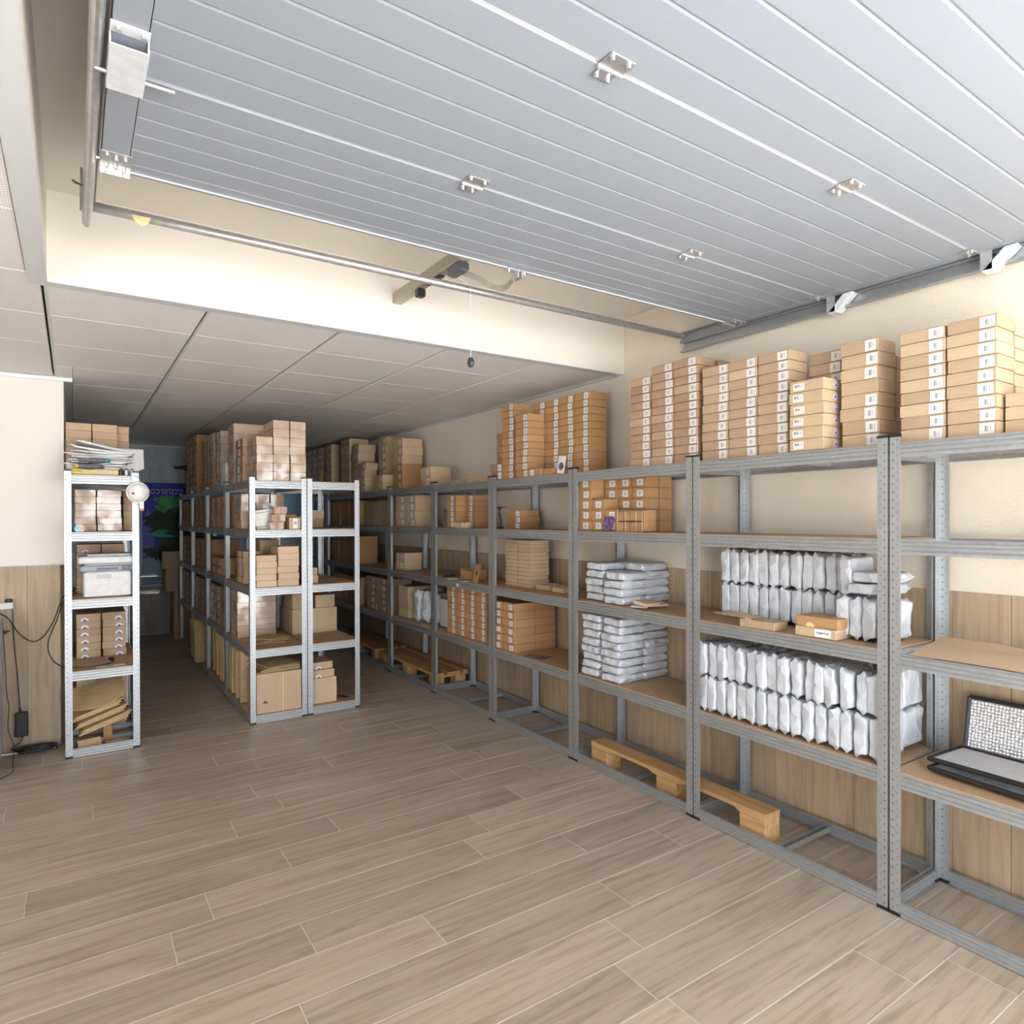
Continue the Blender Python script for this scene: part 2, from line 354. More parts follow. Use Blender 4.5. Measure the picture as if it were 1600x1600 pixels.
panels(wb, XLB, YB, 1, 0, 15, 2.162, ZC-.02, 'cool_cast_panel', .2031, 1)
# upper ceiling of the door bay and bulkheads
struct(B().box(XBH-.06, XW, YF, YBH+.06, ZT, ZT+.1).ob('ceiling_door_bay', 'bulkhead'))
struct(B().box(XBH, XW, YBH, YBH+.055, ZC-.002, ZT).ob('wall_bulkhead_back', 'bulkhead'))
struct(B().box(XBH-.055, XBH, YF, YBH+.055, ZC-.002, ZT).ob('wall_bulkhead_left', 'bulkhead'))
B_ = B().box(XBH-.06, XW, YBH-.002, YBH+.062, ZC-.008, ZC-.002); struct(B_.ob('trim_1', 'trim_grey'))
struct(B().box(XBH-.062, XBH+.002, YF, YBH-.003, ZC-.008, ZC-.002).ob('trim_2', 'trim_grey'))
ce = struct(B().box(XL, XW, YBH+.0625, YB, ZC+.03, ZC+.12).ob('ceiling', 'dark_gap'))
ce2 = struct(B().box(XL, XBH-.063, YF, YBH+.06, ZC+.03, ZC+.12).ob('ceiling_side', 'dark_gap'))
tiles = {}
def tile(parent, x0, x1, y0, y1):
    key = (round(x1-x0, 3), round(y1-y0, 3))
    if key not in tiles:
        hx, hy = (x1-x0)/2, (y1-y0)/2; tiles[key] = B().box(-hx, hx, -hy, hy, 0, .03, .002).mesh('ceiling_tile')
    ob('ceiling_tile', tiles[key], parent, ((x0+x1)/2, (y0+y1)/2, ZC))
TX, TY, TS = -.10, 3.10, .6125
for i in range(-6, 6):
    for j in range(-6, 12):
        x0, x1, y0, y1 = TX+TS*i+.018, TX+TS*(i+1)-.004, TY+.6*j+.0025, TY+.6*(j+1)-.0025
        if y1 > YBH+.07:
            a0, a1, b0, b1, p = max(x0, XL), min(x1, XW-.026), max(y0, YBH+.064), min(y1, YB-.022), ce
            if x1 < XBH: b0 = max(y0, YF)
            if a0 < XLB+.052 and b1 > YST:
                if a1 < XLB+.3: b1 = min(b1, YST-.022)
                else: a0 = XLB+.052
        else: a0, a1, b0, b1, p = max(x0, XL), min(x1, XBH-.065), max(y0, YF), y1, ce2
        if p is ce and x0 < XLB+.05 < x1-.1 and b0 < YST-.05 < b1: tile(p, x0, XLB+.05, b0, YST-.022)
        if a1-a0 > .03 and b1-b0 > .03: tile(p, a0, a1, b0, b1)
for i in range(-6, 6):                       # light runners beside the dark joints
    x = TX+TS*i
    y0, y1 = YBH+.064, (YB-.022 if x > XLB+.06 else YST-.022)
    if XL < x < XW-.05: B().box(x+.006, x+.0175, y0, y1, ZC+.004, ZC+.028).ob('runner', 'trim_grey', ce)
struct(B().box(XW-.026, XW, YBH+.062, YB, ZC-.012, ZC+.004).ob('trim_3', 'trim_grey'))
struct(B().box(XLB, XW-.026, YB-.022, YB-.009, ZC-.014, ZC+.004).ob('trim_4', 'trim_grey'))
struct(B().box(XL, XLB+.05, YST-.022, YST, ZC-.028, ZC-.006).ob('trim_5', 'trim_white'))
struct(B().box(XLB, XLB+.05, YST, YB-.022, ZC-.004, ZC+.02).ob('trim_6', 'trim_grey'))
struct(B().box(XL, XLB-.001, YST-.011, YST, PZ, PZ+.004).ob('trim_7', 'trim_grey'))
# ------------------------------------------------------------------ sectional garage door, open overhead
DZ, DX0, DX1 = 2.515, .072, 2.93
door = struct(empty('door_1', ((DX0+DX1)/2, 1.0, DZ)))
def under(o):                                # keep world coordinates when parenting to the door
    o.parent = door; o.matrix_parent_inverse = Matrix.Translation(-Vector(door.location)); return o
joints = [2.235, 1.735, 1.115, .495, -.125]
for j in range(4):
    y1, y0 = joints[j]-.003, joints[j+1]+.003
    n = 5; pts = [(y0, DZ+.04), (y0, DZ+.004), (y0+.004, DZ)]
    for k in range(1, n+1):
        g = y0+(y1-y0)*k/(n+(.62 if j == 0 else 1))
        pts += [(g-.006, DZ), (g, DZ+.0019), (g+.006, DZ)]
    pts += [(y1-.004, DZ), (y1, DZ+.004), (y1, DZ+.04)]
    s = B().prism(pts, 0, DX0+.068, DX1-.05).ob('door_section', 'door_paint'); under(s)
    for a, b in ((DX0, DX0+.066), (DX1-.048, DX1)): under(B().box(a, b, y0, y1, DZ-.0015, DZ+.04, .001).ob('end_stile', 'door_paint'))
    if j: under(B().box(DX0+.07, DX1-.05, joints[j]-.0025, joints[j]+.0025, DZ+.004, DZ+.03).ob('joint_seal', 'trim_white'))
under(B().box(DX0+.07, DX1-.05, 2.232, 2.25, DZ-.002, DZ+.042, .003).ob('edge_strip', 'door_paint'))
under(B().box(DX0+.07, DX1-.05, 2.2285, 2.2315, DZ-.004, DZ-.0005).ob('edge_lip', 'trim_white'))
for yj in (1.735, 1.115, .495):
    for xh in (1.02, 1.99):
        h = B(); h.box(xh-.036, xh+.036, yj-.045, yj+.008, DZ-.004, DZ-.0015, .001); h.box(xh-.026, xh+.026, yj+.009, yj+.04, DZ-.004, DZ-.0015, .001)
        h.tube([(xh-.036, yj+.004, DZ-.005), (xh+.036, yj+.004, DZ-.005)], .005, 8)
        ho = under(h.ob('hinge', 'galv_plate'))
        for dx, dy in ((-.024, -.033), (.024, -.033), (-.017, .03), (.017, .03)):
            b = B().tube([(xh+dx, yj+dy, DZ-.004), (xh+dx, yj+dy, DZ-.013)], .0055, 6).ob('bolt', 'galv_plate', ho)
# left side fittings
lp = B().box(DX0-.004, DX0+.070, 1.60, 1.775, DZ-.030, DZ-.027, .001)
for a_ in (DX0-.004, DX0+.067): lp.box(a_, a_+.003, 1.60, 1.775, DZ-.027, DZ-.002)
lp.box(DX0-.004, DX0+.07, 1.565, 1.598, DZ-.006, DZ-.002, .001)
lpo = under(lp.ob('roller_hinge', 'bracket_paint'))
for dx in (.012, .058): B().tube([(DX0+dx, 1.58, DZ-.005), (DX0+dx, 1.58, DZ-.014)], .006, 6).ob('bolt', 'galv_plate', lpo)
B().tube([(.045, 1.735, DZ-.014), (.205, 1.735, DZ-.014)], .005, 8).ob('roller_shaft', 'galv_plate', lpo)
cb = B().box(DX0-.003, DX0+.074, 2.13, 2.235, DZ-.005, DZ-.002, .001); cb.box(DX0-.003, DX0+.074, 2.236, 2.242, DZ-.02, DZ-.002, .001)
cbo = under(cb.ob('corner_bracket', 'galv_plate'))
for dx, dy in ((.014, 2.145), (.036, 2.158), (.058, 2.152), (.014, 2.21), (.036, 2.21), (.058, 2.218)):
    B().tube([(DX0+dx, dy, DZ-.004), (DX0+dx, dy, DZ-.013)], .005, 6).ob('bolt', 'galv_plate', cbo)
B().tube([(.045, 2.20, DZ+.004), (.0725, 2.20, DZ+.004)], .005, 8).ob('roller_shaft', 'galv_plate', cbo)
# right side roller brackets
for yj in (1.735, 1.115, .495):
    hb = B(); hb.box(DX1-.085, DX1-.005, yj-.012, yj+.03, DZ-.004, DZ-.0015, .001)
    hb.box(DX1-.018, DX1-.014, yj-.055, yj-.015, DZ-.075, DZ-.002)
    hbo = under(hb.ob('roller_bracket', 'galv_plate'))
    pl = [(yj-.052, DZ-.078), (yj-.012-.038, DZ-.078), (yj-.098, DZ-.004), (yj-.140, DZ-.004)]
    b = B().loft([[(DX1-.018, y, z) for y, z in [(yj-.020, DZ-.080), (yj-.060, DZ-.080), (yj-.135, DZ-.006), (yj-.095, DZ-.006)]], [(DX1+.034, y, z) for y, z in [(yj-.020, DZ-.080), (yj-.060, DZ-.080), (yj-.135, DZ-.006), (yj-.095, DZ-.006)]]])
    b.ob('slanted_plate', 'bracket_paint', hbo)
    for dx, dy in ((-.06, .01), (-.03, .018), (-.06, -.004)): B().tube([(DX1+dx, yj+dy, DZ-.004), (DX1+dx, yj+dy, DZ-.012)], .005, 6).ob('bolt', 'galv_plate', hbo)
ab = B().box(DX1-.10, DX1-.012, 2.16, 2.195, DZ-.008, DZ-.002, .001); ab.box(DX1-.10, DX1-.012, 2.225, 2.243, DZ-.012, DZ-.002, .001)
abo = under(ab.ob('corner_bracket', 'galv_plate'))
for dx, dy in ((-.08, 2.178), (-.03, 2.178), (-.05, 2.232), (-.03, 2.232)): B().tube([(DX1+dx, dy, DZ-.006), (DX1+dx, dy, DZ-.016)], .005, 6).ob('bolt', 'galv_plate', abo)
# tracks
def cprof(x, sgn, z0, z1, d=.030, t=.003, lip=.008):   # C channel in (x, z), open towards sgn
    return [(x, z0), (x+sgn*d, z0), (x+sgn*d, z0+lip), (x+sgn*(d-t), z0+lip), (x+sgn*(d-t), z0+t), (x+sgn*t, z0+t), (x+sgn*t, z1-t), (x+sgn*(d-t), z1-t), (x+sgn*(d-t), z1-lip), (x+sgn*d, z1-lip), (x+sgn*d, z1), (x, z1)]
tr = empty('door_track', (2.98, 1.1, 2.52)); tag(tr, 'galvanized double door track fixed along right wall above the cartons', 'door track', 'door tracks')
def put(b, name, m, par):
    o = b.ob(name, m, par); o.matrix_parent_inverse = Matrix.Translation(-Vector(par.location)); return o
put(B().prism(cprof(2.972, -1, 2.455, 2.512), 1, -.30, 2.63), 'lower_channel', 'zinc_dark', tr)
put(B().prism(cprof(2.972, -1, 2.514, 2.570), 1, -.30, 2.63), 'upper_channel', 'zinc_dark', tr)
for y in (.3, 1.0, 1.7, 2.4): put(B().box(2.973, 2.999, y-.02, y+.02, 2.47, 2.56, .001), 'wall_bracket', 'galv_plate', tr)
for z in (2.475, 2.485, 2.535, 2.55): put(B().tube([(2.945, 2.60, z), (2.938, 2.60, z)], .004, 6), 'bolt', 'galv_plate', tr)
tl = empty('door_track', (.03, 1.1, 2.52)); tag(tl, 'galvanized door track hanging at left edge of raised garage door', 'door track', 'door tracks')
_tr = [(.046+.015*math.cos(a), 2.522+.022*math.sin(a)) for a in [math.pi*2*k/14 for k in range(14)]]
put(B().prism(_tr, 1, -.30, 2.70), 'rolled_channel', 'galv_plate', tl)
put(B().prism(cprof(.050, 1, 2.545, 2.60, .018), 1, -.30, 2.64), 'upper_channel', 'zinc_dark', tl)
put(B().tube([(.030, 2.40, 2.515), (.012, 2.40, 2.518), (.004, 2.395, 2.522)], .0035, 6), 'bolt', 'black_plastic', tl)
put(B().box(.024, .030, 2.38, 2.60, 2.515, 2.56), 'splice_plate', 'zinc_dark', tl)
for y in (.2, 1.3, 2.3): put(B().box(.052, .058, y-.015, y+.015, 2.60, ZT-.001), 'hanger', 'zinc_dark', tl)
cr = B().tube([(.052, 2.62, 2.545), (2.945, 2.62, 2.545)], .0165, 16).ob('spreader_bar', 'galv_plate', smooth=True)
tag(cr, 'long galvanized tube spanning between the two door tracks', 'bar')
sc_ = B().loft([[(x, 2.604+.002*math.sin(9*x*50), z) for x, z in ((.175, 2.542), (.205, 2.536), (.232, 2.542))], [(x, 2.596, z) for x, z in ((.178, 2.524), (.203, 2.514), (.224, 2.520))], [(x, 2.601, z) for x, z in ((.194, 2.512), (.204, 2.505), (.212, 2.510))]])
tag(sc_.ob('tape_scrap', 'foam_yellow'), 'scrap of yellowed tape stuck to the long galvanized tube', 'tape')
# opener
op = empty('door_opener', (1.40, 2.95, 2.64)); tag(op, 'beige garage door opener rail with perforated bent arm', 'door opener')
put(B().box(1.375, 1.425, 2.45, 3.158, 2.60, 2.655, .004), 'rail', 'beige_metal', op)
put(B().box(1.385, 1.415, 2.66, 2.80, 2.592, 2.602, .002), 'belt_slot', 'black_plastic', op)
put(B().box(1.380, 1.42, 2.86, 2.90, 2.560, 2.60, .004), 'end_stop', 'black_plastic', op)
put(B().box(1.382, 1.432, 2.46, 2.58, 2.560, 2.602, .008), 'trolley', 'dark_grey_plastic', op)
arm = cat([(1.42, 2.52, 2.575), (1.46, 2.46, 2.54), (1.51, 2.39, 2.487), (1.535, 2.34, 2.475), (1.538, 2.29, 2.492), (1.525, 2.25, 2.505)], 5)
ab_ = B().loft([[p+Vector((-.0025, 0, -.013)), p+Vector((.0025, 0, -.013)), p+Vector((.0025, 0, .013)), p+Vector((-.0025, 0, .013))] for p in arm])
armo = put(ab_, 'arm', 'beige_metal', op)
put(B().box(1.47, 1.57, 2.215, 2.245, DZ-.012, DZ-.004, .001).box(1.512, 1.518, 2.21, 2.26, DZ-.04, DZ-.006).box(1.532, 1.538, 2.21, 2.26, DZ-.04, DZ-.006), 'arm_bracket', 'galv_plate', op)
for k in range(3): put(B().tube([(1.482+.038*k, 2.23, DZ-.012), (1.482+.038*k, 2.23, DZ-.022)], .005, 6), 'bolt', 'galv_plate', op)
pc = empty('pull_cord', (1.488, 2.55, 2.19)); tag(pc, 'emergency release cord with dark oval knob hanging below opener', 'pull cord')
put(B().tube(cat([(1.405, 2.56, 2.57), (1.44, 2.553, 2.555), (1.482, 2.55, 2.535), (1.488, 2.55, 2.50), (1.488, 2.55, 2.22)], 4), .0012, 6), 'cord', 'cord_white', pc)
kn = [(.004, .0), (.010, -.002), (.0145, -.012), (.016, -.022), (.0145, -.033), (.010, -.042), (.004, -.044)]
put(B().loft([[(1.488+r*math.cos(a), 2.55+r*math.sin(a), 2.214+z) for a in [2*math.pi*k/14 for k in range(14)]] for r, z in kn]), 'knob', 'red_knob', pc)
# ------------------------------------------------------------------ racks
ZS = [1.742, 1.381, .958, .508, .030]       # beam centres, top shelf first
TOPZ = [z+.0315 for z in ZS]                 # board tops
HP = 1.8
def post_mesh(sx, sy, fw=.038, t=.0034):      # corner at origin, flanges towards +sx, +sy
    v = []; uv = []
    pts = [((0, 0), 0), ((fw, 0), fw), ((fw, t), fw), ((t, t), 0), ((t, fw), fw), ((0, fw), fw)]
    f = []
    n = len(pts)
    for i in range(n):                       # separate quads so that uvs do not share corners
        (a, ua), (b, ub) = pts[i], pts[(i+1) % n]
        k = len(v)
        for z in (0, HP-.012):
            for (p, u) in ((a, ua), (b, ub)): v.append((p[0]*sx, p[1]*sy, z+.012)); uv.append((u, z))
        f.append((k, k+1, k+3, k+2) if sx*sy > 0 else (k+1, k, k+2, k+3))
    for z in (.012, HP):
        k = len(v)
        for p, u in pts: v.append((p[0]*sx, p[1]*sy, z)); uv.append((.05, 0))
        f.append(tuple(range(k, k+n)))
    return mesh(v, f, 'zinc_post', uv)
PM = {(sx, sy): post_mesh(sx, sy) for sx in (1, -1) for sy in (1, -1)}
def cap_mesh(sx, sy, z0, z1):
    e = .002; b = B(); f = .040
    P = [(-e, -e), (f, -e), (f, .006), (.006, .006), (.006, f), (-e, f)]
    b.prism([(x*sx, y*sy) for x, y in P], 2, z0, z1); return b.mesh('black_plastic')
FC = {k: cap_mesh(*k, 0, .013) for k in PM}; TC = {k: cap_mesh(*k, HP-.007, HP+.003) for k in PM}
def beam_mesh(l, mid=True):                  # length along y, outward -x, centred
    P = [(.018, -.027), (0, -.027), (0, -.016), (.0045, -.0135), (.0045, -.0105), (0, -.008), (0, .001), (.0045, .0035), (.0045, .0065), (0, .009), (0, .0165), (.0045, .019), (.0045, .0215), (0, .024), (0, .027), (.012, .027)]
    I = [(x+.0015, max(min(z, .0255), -.0255)) for x, z in P[1:-1]]
    b = B().loft([[(x, y, z) for x, z in P+[(.012, .0255)]+I[::-1]+[(.018, -.0255)]] for y in (-l/2, l/2)])
    if mid: b.box(-.0012, .002, -.0015, .0015, -.012, .014)
    return b.mesh('zinc')
BM = {}
def rack(x0, x1, y0, y1, boards, label, group='galvanized shelving racks', face=-1):
    o = empty('shelving_rack', ((x0+x1)/2, (y0+y1)/2, 0)); tag(o, label, 'rack', group)
    hx, hy = (x1-x0)/2, (y1-y0)/2
    for sx in (1, -1):
        for sy in (1, -1):
            p = ob('post', PM[sx, sy], o, (-hx*sx, -hy*sy, 0))
            ob('foot_cap', FC[sx, sy], p); ob('top_cap', TC[sx, sy], p)
    ly, lx = round(2*hy-.076, 3), round(2*hx-.076, 3)
    for l in (ly, lx):
        if l not in BM: BM[l] = beam_mesh(l, l > .5)
    kx = ('x', lx, hx)
    if kx not in BM: BM[kx] = B().box(-hx+.004, hx-.004, -.016, .016, -.010, -.008).box(-hx+.004, hx-.004, -.016, -.0145, -.010, .014).box(-hx+.004, hx-.004, .0145, .016, -.010, .014).mesh('zinc')
    for i, z in enumerate(ZS):
        ob('beam', BM[ly], o, (-hx-.001, 0, z)); ob('beam', BM[ly], o, (hx+.001, 0, z), (0, 0, math.pi))
        ob('beam', BM[lx], o, (0, -hy-.001, z), (0, 0, math.pi/2)); ob('beam', BM[lx], o, (0, hy+.001, z), (0, 0, -math.pi/2))
        ob('crossbar', BM[kx], o, (0, 0, z))
        if i in boards:
            kb = ('b', round(hx, 3), round(hy, 3))
            if kb not in BM: BM[kb] = B().box(-hx+.0045, hx-.0045, -hy+.0045, hy-.0045, .0255, .0315, .0008).mesh('mdf')
            ob('shelf_board', BM[kb], o, (0, 0, z))
    return o
XR0, XR1, Y0, SP = 2.557, 2.955, 1.2645, .9413
RO = ['first', 'second', 'third', 'fourth', 'fifth', 'sixth', 'seventh', 'eighth', 'ninth']
EX = ['with kraft sheet and silver pads', 'full of white mailers and a wood plank', 'with flat stacks of white mailers', 'with small cartons and an empty base', 'with many barcoded cartons on low shelf', 'with four stacked barcoded cartons', 'half hidden behind central racks', 'mostly hidden behind central racks', 'farthest along the wall']
for k in range(9):
    a = Y0+SP*(k-1)+.004; b = Y0+SP*k-.004
    rack(XR0, XR1, a, b, (0, 2 if False else 3) if k == 0 else (0, 1, 2, 3), f'galvanized rack, {RO[k]} from right along wall, {EX[k]}')
IX, IY, ID = 1.0605, 4.978, .4085
for k in range(4):
    rack(IX, IX+ID, IY+SP*k+.004, IY+SP*(k+1)-.004, (0, 1, 2, 3, 4), f'galvanized rack, {RO[k]} from front in left row of central racks')
rack(IX+ID+.006, IX+2*ID+.006, IY+.004, IY+SP-.004, (0, 1, 2, 3, 4), 'galvanized rack with empty top shelf, right side of central racks')
LX, LY = -.044, 4.92
rack(LX, LX+.404, LY, LY+SP-.008, (0, 1, 2, 3), 'narrow galvanized rack holding printer beside left partition wall')
# ------------------------------------------------------------------ cartons
CM = {}
def carton_mesh(w, d, h, m, lid=True):       # w along x, d along y, sits on z=0
    k = (round(w, 3), round(d, 3), round(h, 4), m, lid)
    if k in CM: return CM[k]
    hx, hy = w/2, d/2; c = .0016; lo = []
    sl = max(.0026, .042*h) if h < .15 else .003; zs = [(0, .007), (sl, .007), (sl+.0004, 0)]
    if lid: q = h*.80; zs += [(q, 0), (q+.0004, .0006), (q+.0012, .0006), (q+.0015, 0)]
    zs += [(h-c, 0), (h, c)]
    for z, i in zs:
        a, b = hx-i, hy-i; lo.append([(-a+c, -b, z), (a-c, -b, z), (a, -b+c, z), (a, b-c, z), (a-c, b, z), (-a+c, b, z), (-a, b-c, z), (-a, -b+c, z)])
    CM[k] = B().loft(lo).mesh(m); return CM[k]
LM = {}
def label_mesh(w, h, m='label_print'):       # lies in y-z facing -x, u runs along -y so print reads from the aisle
    k = (round(w, 4), round(h, 4), m)
    if k in LM: return LM[k]
    t = .0007; hw, hh = w/2, h/2
    v = [(-t, hw, -hh), (-t, -hw, -hh), (-t, -hw, hh), (-t, hw, hh), (0, hw, -hh), (0, -hw, -hh), (0, -hw, hh), (0, hw, hh)]
    uv = [(0, 0), (1, 0), (1, 1), (0, 1)]*2
    LM[k] = mesh(v, [(0, 3, 2, 1), (0, 1, 5, 4), (1, 2, 6, 5), (2, 3, 7, 6), (3, 0, 4, 7)], m, uv); fix(LM[k]); return LM[k]
DISC = {}
def disc_mesh(r, m, half=False, t=.0008):
    k = (r, m, half)
    if k in DISC: return DISC[k]
    n = 18; P = [(r*math.cos(math.pi*(1 if half else 2)*i/n), r*math.sin(math.pi*(1 if half else 2)*i/n)) for i in range(n+(1 if half else 0))]
    DISC[k] = B().prism(P, 0, -t, 0).mesh(m); return DISC[k]
def emblem_mesh(r, m):
    k = ('e', r, m)
    if k in DISC: return DISC[k]
    P = [(-.6, 0), (-.45, .25), (-.15, .22), (-.1, .5), (.1, .62), (.25, .45), (.12, .25), (.4, .2), (.55, 0)]
    DISC[k] = B().prism([(y*r, z*r) for y, z in P], 0, -.0014, -.0007).mesh(m); return DISC[k]
def put_label(c, w, d, h, kind, off=.0, lw=.043, lh=None, face='x', m='label_print', zc=.5):
    lh = lh or h*.80
    lh = min(lh, h*.94)
    if face == 'x': return ob(kind, label_mesh(lw, lh, m), c, (-w/2-.0001, off, h*zc))
    return ob(kind, label_mesh(lw, lh, m), c, (off, -d/2-.0001, h*zc), (0, 0, math.pi/2))
FAR = []
GR = 'cartons stacked on the racks'
def stack(x, y, w, d, z, n, h, m, what, phrase, lab=None, jit=.003, rot=.010, face='x', mix=None, group=GR, sticker=None, skip=(), rz=0., lean=0., far=False):
    """n cartons of w (x) by d (y) by h, near-left bottom corner of the pile's box at x, y"""
    out = []
    kind = 'small_carton' if 'small orange' in what else 'wrapped_carton' if 'wrapped' in what else 'barcoded_carton' if 'barcode' in what else 'carton'
    for i in range(n):
        mm = m if not mix else rng.choice(mix)
        if far:
            M_ = Matrix.Translation((x+w/2+rng.uniform(-jit, jit), y+d/2+rng.uniform(-jit, jit), z+i*h)) @ Matrix.Rotation(rng.uniform(-rot, rot), 4, 'Z')
            FAR.append((carton_mesh(w-.003, d-.003, h, mm), M_))
            if lab: FAR.append((label_mesh(lab[1], lab[2]*h, lab[3]), M_ @ Matrix.Translation((-(w-.003)/2-.0001, lab[0], h/2))))
            continue
        o = ob(kind, carton_mesh(w-.003, d-.003, h, mm), None, (x+w/2+rng.uniform(-jit, jit)+lean*i, y+d/2+rng.uniform(-jit, jit), z+i*h), (0, 0, rz+rng.uniform(-rot, rot)))
        k = n-1-i
        od = (ORD[k] if n > 1 else 'alone') if not (i == 0 and n > 1) else 'bottom one'
        tag(o, f'{what}, {od}, {phrase}', 'carton', group)
        if lab and i not in skip:
            off, lw, lh, lm = lab
            put_label(o, w-.003, d-.003, h, 'barcode_label', off+rng.uniform(-.003, .003), lw*rng.uniform(.93, 1.04), lh*h, face, lm)
        if sticker:
            off, r, sm, em, zf = sticker; fx = -(w-.003)/2-.0001
            if face == 'x': s = ob('round_sticker', disc_mesh(r, sm, True), o, (fx, off, h*zf))
            else: s = ob('round_sticker', disc_mesh(r, sm, True), o, (off, -(d-.003)/2-.0001, h*zf), (0, 0, math.pi/2))
            ob('emblem', emblem_mesh(r, em), s)
        out.append(o)
    return out
Z5, Z4, Z3, Z2, Z1 = [z+.0005 for z in TOPZ]
BW = .156; LB = (-.047, .046, .82, 'label_print')
KB = 'kraft carton with barcode label'; WB = 'film-wrapped carton with barcode label'; PK = 'plain kraft carton'
# --- top of first rack from the right
stack(2.60, 1.090, .145, .156, Z5, 9, .0455, 'kraft', WB, 'left stack atop first rack from right', LB, mix=['kraft', 'kraft_tan'])
stack(2.60, .930, .145, .156, Z5, 9, .0455, 'kraft', WB, 'second stack atop first rack from right', LB, mix=['kraft', 'kraft_tan'])
stack(2.752, .930, .145, .156, Z5, 9, .0445, 'kraft_tan', PK, 'behind second stack, first rack from right')
stack(2.64, .768, .145, .156, Z5, 3, .0455, 'kraft_tan', PK, 'short stack at right edge, top of first rack')
# --- top of second rack
mx = ['kraft', 'kraft_tan', 'kraft']
for i, yy in enumerate((2.026, 1.868, 1.709)):
    stack(2.60, yy, .143, .157, Z5, 10, .0456, 'kraft', KB, ['far', 'middle', 'near'][i]+' of three flush stacks, second rack top', LB, mix=mx)
c4 = stack(2.572, 1.530, .148, .157, Z5, 6, .0500, 'kraft_tan', 'tan carton with round logo on end', 'front pile, second rack top', (.036, .050, .62, 'label_strip'), jit=.004)
for o in c4:
    s = ob('round_logo', disc_mesh(.0155, 'sticker_lilac'), o, (.02, -.157/2+.0014, .027), (0, 0, math.pi/2)); ob('emblem', emblem_mesh(.017, 'ink_blue'), s, (0, 0, -.006))
stack(2.755, 1.560, .143, .15, Z5, 9, .0495, 'kraft', KB, 'stack behind logo cartons, second rack', LB)
stack(2.645, 1.349, .143, .152, Z5, 8, .0540, 'kraft', KB, 'nearest stack atop second rack from right', LB, mix=mx, skip=(4,), jit=.005)
stack(2.800, 1.349, .143, .152, Z5, 7, .0540, 'kraft', PK, 'hindmost near stack atop second rack')
# --- top of third rack
for i, (yy, n) in enumerate(((2.535, 11), (2.372, 12), (2.212, 12))):
    stack(2.60, yy, .145, .157, Z5, n, .0442, 'kraft_wrapped_brown', WB, ['left', 'middle', 'right'][i]+' stack atop third rack from right', LB, mix=['kraft_wrapped_brown', 'kraft_wrapped_brown', 'kraft'])
for i, (yy, n) in enumerate(((2.212, 12),)): stack(2.760, yy, .145, .157, Z5, n, .0442, 'kraft_wrapped_brown', 'film-wrapped brown carton', 'right stack in back row, third rack top')
# --- top of fourth rack
stack(2.60, 4.02, .14, .148, Z5, 2, .058, 'kraft_wrapped_brown', KB, 'low pair atop boundary post of fourth rack', LB)
stack(2.66, 3.865+.158, .14, .156, Z5+.1165, 5, .0465, 'kraft_wrapped_brown', KB, 'leftmost pile atop fourth rack', LB)
stack(2.60, 3.86, .145, .155, Z5, 11, .0485, 'kraft_orange', KB, 'second stack from left atop fourth rack', LB)
stack(2.575, 3.648, .143, .158, Z5, 9, .0480, 'kraft_orange', KB, 'front stack atop fourth rack', LB)
for i, yy in enumerate((3.652, 3.495, 3.338, 3.182)):
    stack(2.725, yy, .148, .155, Z5, 11, .0477, 'kraft_orange', KB, ['leftmost', 'second', 'third', 'right-hand'][i]+' of four tall stacks, fourth rack top', (-.040, .043, .84, 'label_print'))
stack(2.562, 3.49, .14, .152, Z5, 1, .046, 'kraft_orange', KB, 'loose before tall stacks, fourth rack top', (.02, .043, .8, 'label_print'))
stack(2.572, 3.36, .13, .12, Z5, 1, .040, 'kraft_orange', PK, 'small, beside white logo card, fourth rack top')
# --- tops of fifth and farther racks
stack(2.63, 5.22, .205, .2, Z5, 2, .088, 'kraft_tan', KB, 'low pair atop sixth rack from right', (-.045, .05, .62, 'label_print'))
stack(2.60, 5.04, .18, .16, Z5, 1, .036, 'kraft_tan', 'flat kraft carton', 'by post atop sixth rack')
stack(2.60, 4.22, .22, .30, Z5, 1, .040, 'kraft_tan', 'wide flat kraft carton', 'at near end atop fifth rack')
stack(2.62, 4.58, .20, .26, Z5, 1, .032, 'kraft_tan', 'wide flat kraft carton', 'at far end atop fifth rack')
SB = (-.05, .055, .55, 'label_print')
stack(2.685, 5.945, .22, .225, Z5, 3, .085, 'kraft_orange', KB, 'base of tall pile, sixth rack top', SB, jit=.006)
stack(2.69, 5.94, .22, .225, Z5+.255, 3, .084, 'kraft_tan', KB, 'upper half of tall pile, sixth rack top', SB, jit=.008, rot=.03)
stack(2.600, 6.225, .215, .215, Z5, 2, .080, 'kraft_tan', KB, 'low front pair atop seventh rack', SB, rot=.02)
stack(2.735, 6.46, .205, .2, Z5, 7, .083, 'kraft', KB, 'tall back pile atop seventh rack', SB, jit=.006, rot=.02)
stack(2.585, 6.67, .14, .2, Z5, 4, .078, 'kraft_tan', KB, 'mid-height front pile atop seventh rack', SB, jit=.006)
stack(2.60, 6.90, .2, .2, Z5, 6, .088, 'kraft_tan', KB, 'broad pile, far end of seventh rack top', SB, jit=.006)
stack(2.60, 7.18, .225, .28, Z5, 7, .089, 'kraft_tan', 'tan carton with black band', 'near pile atop eighth rack')
stack(2.60, 7.80, .11, .22, Z5, 7, .088, 'kraft_tan', KB, 'narrow pile atop ninth rack', SB, far=True)
for i in range(3): stack(2.60, 8.20+.205*i, .2, .2, Z5, 7, .088, 'kraft_wrapped_brown', KB, ['near', 'middle', 'far'][i]+' dark pile, ninth rack top', SB, far=True)
